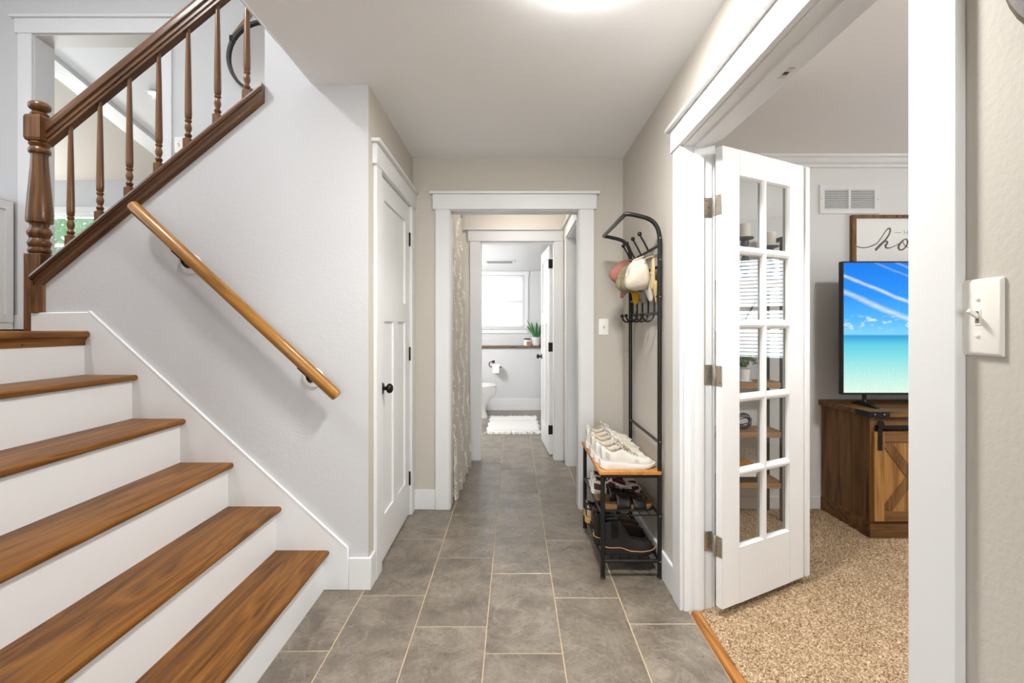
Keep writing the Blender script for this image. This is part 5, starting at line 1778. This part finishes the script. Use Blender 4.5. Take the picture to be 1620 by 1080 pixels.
def screen_mat():
    a = N('beach_screen')
    a.t.nodes.remove(a.b)
    g = a.n('ShaderNodeNewGeometry')
    sp = a.n('ShaderNodeSeparateXYZ')
    a.l(g.outputs['Position'], sp.inputs[0])
    x, z = sp.outputs[0], sp.outputs[2]
    fz = a.math('DIVIDE', a.math('SUBTRACT', z, TZ0), TZ1 - TZ0)
    base = a.ramp(fz, [(0.0, lin((206, 228, 212))), (0.12, lin((176, 222, 212))), (0.26, lin((130, 210, 210))), (0.38, lin((86, 190, 214))), (0.432, lin((52, 148, 200))), (0.445, lin((60, 152, 208))), (0.452, lin((120, 196, 236))),
                       (0.56, lin((78, 170, 240))), (0.75, lin((36, 138, 234))), (1.0, lin((20, 116, 220)))])
    def vec(sx_, sz_, sh=0.0):
        c = a.n('ShaderNodeCombineXYZ')
        a.l(a.math('MULTIPLY', a.math('ADD', x, a.math('MULTIPLY', z, sh)), sx_), c.inputs[0])
        a.l(a.math('MULTIPLY', z, sz_), c.inputs[2])
        return c.outputs[0]
    # diagonal cirrus streaks, low cumulus puffs, glitter on the shallow water
    zz = a.math('ADD', z, a.math('MULTIPLY', x, 0.42))
    zz = a.math('ADD', zz, a.math('MULTIPLY', a.noise(vec(3, 3), 1.0, 3), 0.05))
    masks = None
    for c0, wd_, am in ((2.415, 0.026, 0.75), (2.52, 0.016, 0.8), (2.69, 0.010, 0.25), (2.745, 0.012, 0.3)):
        s = a.math('SUBTRACT', 1.0, a.math('DIVIDE', a.math('ABSOLUTE', a.math('SUBTRACT', zz, c0)), wd_), clamp=True)
        s = a.math('MULTIPLY', s, am)
        masks = s if masks is None else a.math('MAXIMUM', masks, s)
    streak = a.math('MULTIPLY', masks, a.math('GREATER_THAN', fz, 0.5))
    streak = a.math('MULTIPLY', streak, a.math('ADD', 0.3, a.math('MULTIPLY', a.noise(vec(9, 40), 1.0, 4), 1.1)), clamp=True)
    pn2 = a.noise(vec(10, 26), 1.0, 5, 0.6)
    puff = a.math('MULTIPLY', a.math('SUBTRACT', pn2, 0.52), 9, clamp=True)
    band = a.math('SUBTRACT', 1.0, a.math('DIVIDE', a.math('ABSOLUTE', a.math('SUBTRACT', fz, 0.535)), 0.07), clamp=True)
    puff = a.math('MULTIPLY', puff, a.math('MULTIPLY', band, 1.6, clamp=True))
    col = a.mix(a.math('MAXIMUM', streak, puff), base, lin((222, 230, 246)))
    gl = a.noise(vec(60, 150), 1.0, 4, 0.7)
    gm = a.math('MULTIPLY', a.math('SUBTRACT', gl, 0.52), 5, clamp=True)
    gm = a.math('MULTIPLY', gm, a.math('SUBTRACT', 1.0, a.math('DIVIDE', fz, 0.30), clamp=True))
    col = a.mix(gm, col, lin((246, 250, 238)))
    e = a.n('ShaderNodeEmission')
    a.l(col, e.inputs[0])
    e.inputs[1].default_value = 0.98
    gls = a.n('ShaderNodeBsdfGlossy')
    gls.inputs['Roughness'].default_value = 0.08
    gls.inputs[0].default_value = (0.03, 0.03, 0.03, 1)
    ad = a.n('ShaderNodeAddShader')
    a.l(e.outputs[0], ad.inputs[0])
    a.l(gls.outputs[0], ad.inputs[1])
    a.l(ad.outputs[0], a.out.inputs[0])
    return a.m


MB().box(TX0, TX1, TYF + 0.004, TYF + 0.035, TZ0, TZ1).build('housing', M['black'], tv, bevel=0.003)
bz = 0.009
for a in ((TX0, TX1, TZ0, TZ0 + 0.013), (TX0, TX1, TZ1 - bz, TZ1), (TX0, TX0 + bz, TZ0 + 0.013, TZ1 - bz), (TX1 - bz, TX1, TZ0 + 0.013, TZ1 - bz)):
    MB().box(a[0], a[1], TYF - 0.002, TYF + 0.004, a[2], a[3]).build('bezel', M['black'], tv)
MB().box(TX0 + bz, TX1 - bz, TYF, TYF + 0.003, TZ0 + 0.013, TZ1 - bz).build('screen', screen_mat(), tv)
for fx in (2.255, 3.385):
    ft = MB().tube(arc_pts([(fx, TYF + 0.02, 0.860), (fx, TYF + 0.02, 0.815), (fx - 0.002, TYF + 0.01, 0.795)], 4), 0.014, 8, flat=0.8).build('foot', M['black'], tv, smooth=True)
    MB().prism([(3.00, 0.778), (3.00, 0.786), (TYF - 0.01, 0.806), (TYF + 0.05, 0.806), (3.225, 0.786), (3.225, 0.778)], 'x', fx - 0.014, fx + 0.014).build('foot_bar', M['black'], ft, bevel=0.002)
# the feet splay sideways a little
sg_ = thing('wall_sign', 'white framed sign with grey script lettering above the television', 'sign', (2.82, DY, 1.75))
FX0, FX1, FZ0, FZ1 = 2.357, 3.28, 1.52, 2.065
fy = DY - 0.022
for a in ((FX0, FX0 + 0.028, FZ0, FZ1), (FX1 - 0.028, FX1, FZ0, FZ1), (FX0 + 0.028, FX1 - 0.028, FZ1 - 0.022, FZ1), (FX0 + 0.028, FX1 - 0.028, FZ0, FZ0 + 0.022)):
    MB().box(a[0], a[1], fy - 0.008, DY, a[2], a[3]).build('frame', M['frame_wood'], sg_)
MB().box(FX0 + 0.028, FX1 - 0.028, fy + 0.006, fy + 0.012, FZ0 + 0.022, FZ1 - 0.022).build('board', plain('sign_white', (240, 238, 234), 0.7), sg_)
ink = plain('sign_ink', (104, 98, 92), 0.7)


def sp_(u, v):                                   # sign lettering: measured from the frame's top-left corner, in metres
    return (FX0 + u, fy + 0.004, FZ1 - v)


def script(name, ctrl, wid):
    k = 3.38 / 766 / 7.2
    pts = arc_pts([sp_((x - 460) * k, (y - 440) * k) for x, y in ctrl], 6)
    ws = []
    for i in range(len(pts)):
        f = i / (len(pts) - 1) * (len(wid) - 1)
        a = int(f)
        b = min(a + 1, len(wid) - 1)
        ws.append((wid[a] + (wid[b] - wid[a]) * (f - a)) * k)
    MB().tube(pts, ws, 8, flat=0.003 / (10 * k) if False else 0.35, flat_axis=(0, 1, 0)).build(name, ink, sg_, smooth=True)


script('script_swash', [(516, 793), (545, 803), (590, 811), (650, 804), (705, 785), (752, 764)], [5, 5, 5, 5, 6, 5])
script('script_letter', [(752, 764), (800, 700), (850, 625), (885, 592), (905, 600), (893, 655), (850, 720), (790, 780), (735, 838)], [5, 5, 5, 7, 9, 8, 9, 14, 14])
script('script_letter', [(742, 830), (780, 790), (825, 752), (862, 736), (872, 752), (850, 790), (862, 812), (900, 812), (945, 795), (1000, 768), (1040, 740)], [7, 8, 6, 7, 10, 12, 9, 5, 4, 4, 4])
script('script_letter', [(1060, 718), (1028, 750), (1000, 795), (1008, 830), (1045, 832), (1085, 795), (1103, 745), (1090, 715), (1058, 720), (1050, 745), (1075, 790), (1110, 806)], [6, 9, 11, 9, 7, 8, 9, 7, 4, 4, 4, 4])
kk_ = 3.38 / 766 / 7.2
for nm, (x0, x1, y0, y1) in (('script_dash', (957, 1030, 635, 639)), ('small_letter', (1062, 1065, 614, 662)), ('small_letter', (1099, 1102, 614, 662)), ('small_letter', (1065, 1099, 636, 639))):
    a, b = sp_((x0 - 460) * kk_, (y0 - 440) * kk_), sp_((x1 - 460) * kk_, (y1 - 440) * kk_)
    MB().box(a[0], b[0], fy + 0.005, fy + 0.007, b[2], a[2]).build(nm, ink, sg_)

# ================================================================== DEN: BOOKSHELF AND WHAT STANDS ON IT
bs = thing('bookshelf', 'open black-framed bookshelf with wooden boards behind the glazed door', 'bookshelf', (1.37, 3.28, 0.012))
bx0, bx1, by0, by1 = 0.955, 1.775, 3.165, 3.385
for x in (bx0, bx1 - 0.025):
    for y in (by0, by1 - 0.025):
        MB().box(x, x + 0.025, y, y + 0.025, 0.012, 1.875).build('post', M['black'], bs)
    MB().box(x, x + 0.025, by0 + 0.025, by1 - 0.025, 1.85, 1.875).build('side_bar', M['black'], bs)
SZ = [0.262, 0.595, 0.920, 1.255, 1.590]
for z in SZ:
    MB().box(bx0 + 0.004, bx1 - 0.004, by0 + 0.006, by1 - 0.004, z - 0.036, z).build('shelf_board', M['shelf'], bs, bevel=0.002)
MB().tube([(bx0 + 0.02, by1 - 0.02, 0.30), (bx1 - 0.02, by1 - 0.02, 1.58)], 0.006, 8).build('brace', M['black'], bs)
slate = plain('slate_blue_wood', (72, 76, 82), 0.45)
wax = plain('ivory_wax', (236, 230, 220), 0.5)
for lab, cx_, cy_, s in (('tall grey candlestick with white pillar candle on the top shelf', 1.565, 3.28, 1.0), ('shorter grey candlestick with white pillar candle by the shelf post', 1.712, 3.235, 0.78)):
    ch = thing('candlestick', lab, 'candlestick', (cx_, cy_, SZ[4]), 'candlesticks on the top shelf')
    zz = SZ[4]
    hp = 0.30 * s
    mb = MB().lathe([(r_, h_ * s) for r_, h_ in [(0.0, 0.0), (0.048, 0.0), (0.050, 0.010), (0.036, 0.022), (0.020, 0.035), (0.016, 0.055), (0.026, 0.075), (0.034, 0.10), (0.030, 0.14), (0.018, 0.175), (0.014, 0.19), (0.026, 0.20), (0.014, 0.212), (0.018, 0.235),
                     (0.028, 0.26), (0.022, 0.278), (0.052, 0.290), (0.056, 0.300), (0.0, 0.300)]], (cx_, cy_, zz), 'z', 20)
    mb.build('stem', slate, ch, smooth=True)
    cd = MB().lathe([(0.0, 0.0), (0.036, 0.0), (0.037, 0.004), (0.037, 0.088), (0.033, 0.092), (0.0, 0.089)], (cx_, cy_, zz + hp), 'z', 22).build('candle', wax, ch, smooth=True)
    MB().tube([(cx_, cy_, zz + hp + 0.088), (cx_ + 0.001, cy_, zz + hp + 0.100)], 0.0012, 6).build('wick', M['black'], cd)

bp = thing('potted_fern', 'small leafy fern in a white pot on the middle shelf', 'plant', (1.555, 3.27, SZ[2]))
MB().lathe([(0.0, 0.0), (0.034, 0.0), (0.036, 0.003), (0.044, 0.082), (0.040, 0.082), (0.036, 0.070), (0.0, 0.070)], (1.545, 3.26, SZ[2]), 'z', 22).build('pot', M['porcelain'], bp, smooth=True)
MB().lathe([(0.0, 0.0), (0.05, 0.0), (0.055, 0.008), (0.0, 0.008)], (1.545, 3.26, SZ[2]), 'z', 20).build('saucer', M['porcelain'], bp, smooth=True)
fm = MB()
rg_ = random.Random(9)
for k in range(46):
    a = rg_.uniform(0, 2 * math.pi)
    out = rg_.uniform(0.03, 0.12)
    hgt = rg_.uniform(0.02, 0.13) * (1.2 - out * 4)
    p0 = Vector((1.545, 3.26, SZ[2] + 0.07))
    p1 = p0 + Vector((math.cos(a) * out * 0.5, math.sin(a) * out * 0.35, 0.06 + hgt * 0.7))
    p2 = p0 + Vector((math.cos(a) * out, math.sin(a) * out * 0.6, 0.03 + hgt * 0.6))
    st = arc_pts([p0, p1, p2], 5)
    for i in range(2, len(st)):
        for sg in (-1, 1):
            c = st[i]
            q_ = Vector((math.sin(a) * sg, -math.cos(a) * sg, rg_.uniform(-0.3, 0.5))).normalized()
            r_ = (st[i] - st[i - 1]).normalized()
            fm.add([c, c + q_ * 0.010 + r_ * 0.007, c + q_ * 0.020, c + q_ * 0.010 - r_ * 0.007], [(0, 1, 2, 3)])
fo = fm.build('foliage', cloth('fern_green', (84, 112, 58), 0.7, 0), bp)
fo['kind'] = 'stuff'
ob = thing('wire_orb', 'black wire knot ornament on the second shelf from the floor', 'ornament', (1.54, 3.25, SZ[1]))
oc = Vector((1.54, 3.25, SZ[1] + 0.058))
for k in range(5):
    e = Matrix.Rotation(k * 0.63 + 0.3, 3, 'Y') @ Matrix.Rotation(0.9 + 0.5 * k, 3, 'X')
    MB().tube([oc + e @ Vector((math.cos(t_) * 0.054, math.sin(t_) * 0.036, 0)) for t_ in [2 * math.pi * q / 28 for q in range(28)]], 0.0036, 6, closed=True).build('ring', M['black'], ob, smooth=True)
GB = 'books on the lowest shelf'
b1 = thing('book', 'black-spined book lying flat on the lowest shelf', 'book', (1.52, 3.28, SZ[0]), GB)
MB().box(1.40, 1.625, 3.195, 3.345, SZ[0], SZ[0] + 0.004).build('cover', M['black'], b1)
MB().box(1.403, 1.62, 3.200, 3.345, SZ[0] + 0.004, SZ[0] + 0.030).build('pages', M['paper'], b1)
MB().box(1.40, 1.625, 3.195, 3.345, SZ[0] + 0.030, SZ[0] + 0.034).build('cover', M['black'], b1)
MB().box(1.40, 1.625, 3.192, 3.1955, SZ[0], SZ[0] + 0.034).build('spine', M['black'], b1)
b2 = thing('book', 'white book lying on top of the black book', 'book', (1.52, 3.28, SZ[0] + 0.034), GB)
z_ = SZ[0] + 0.034
MB().box(1.42, 1.60, 3.20, 3.34, z_, z_ + 0.003).build('cover', M['paper'], b2)
MB().box(1.423, 1.595, 3.204, 3.34, z_ + 0.003, z_ + 0.022).build('pages', M['paper'], b2)
MB().box(1.42, 1.60, 3.20, 3.34, z_ + 0.022, z_ + 0.025).build('cover', M['paper'], b2)
MB().box(1.42, 1.60, 3.197, 3.2005, z_, z_ + 0.025).build('spine', M['paper'], b2)
wb_ = thing('wooden_box', 'small pale wooden box on top of the stacked books', 'box', (1.51, 3.26, z_ + 0.025))
z_ += 0.025
MB().box(1.455, 1.585, 3.215, 3.305, z_, z_ + 0.052).build('box_body', M['bench'], wb_, bevel=0.002)
MB().box(1.452, 1.588, 3.212, 3.308, z_ + 0.052, z_ + 0.064).build('box_lid', M['bench'], wb_, bevel=0.002)
ol = thing('wall_outlet', 'white wall outlet behind the bookshelf', 'outlet', (1.655, DY, 0.375))
MB().box(1.618, 1.692, DY - 0.006, DY, 0.317, 0.433).build('plate', M['plastic'], ol, bevel=0.003)
for dz in (0.022, -0.022):
    oo = MB().box(1.641, 1.669, DY - 0.0075, DY - 0.006, 0.375 + dz - 0.015, 0.375 + dz + 0.015).build('socket', M['plastic'], ol)
    for dx in (-0.006, 0.006):
        MB().box(1.655 + dx - 0.001, 1.655 + dx + 0.001, DY - 0.0082, DY - 0.0075, 0.375 + dz - 0.005, 0.375 + dz + 0.006).build('slot', M['black'], oo)

# den window dressing, seen only in the door's reflections
bl3 = thing('window_blind', 'white blind on the den window', 'blind', (4.59, 1.75, 0.92))
sm3 = MB().box(-0.006, 0.006, -0.62, 0.62, -0.0015, 0.0015).mesh('slat')
for k in range(26):
    s3 = put('slat', sm3, M['white'], bl3, loc=(-0.005 + 0.005 + 0.03, 0, 0.04 + 0.042 * k))
    s3.rotation_euler = (0, 0.5, 0)
for lab, y0, y1 in (('pale curtain panel on the far side of the den window', 2.36, 2.72), ('pale curtain panel on the near side of the den window', 0.78, 1.16)):
    g_ = []
    for i in range(12):
        z = 0.03 + 2.2 * i / 11
        g_.append([(4.50 + 0.03 * math.sin(k * 0.9), y0 + (y1 - y0) * k / 40, z) for k in range(41)])
    tag(MB().sheet(g_).build('window_curtain', cloth('pale_curtain', (226, 224, 222), trans=0.4) if 'pale_curtain' not in bpy.data.materials else bpy.data.materials['pale_curtain'], smooth=True), lab, 'curtain', 'den curtains')
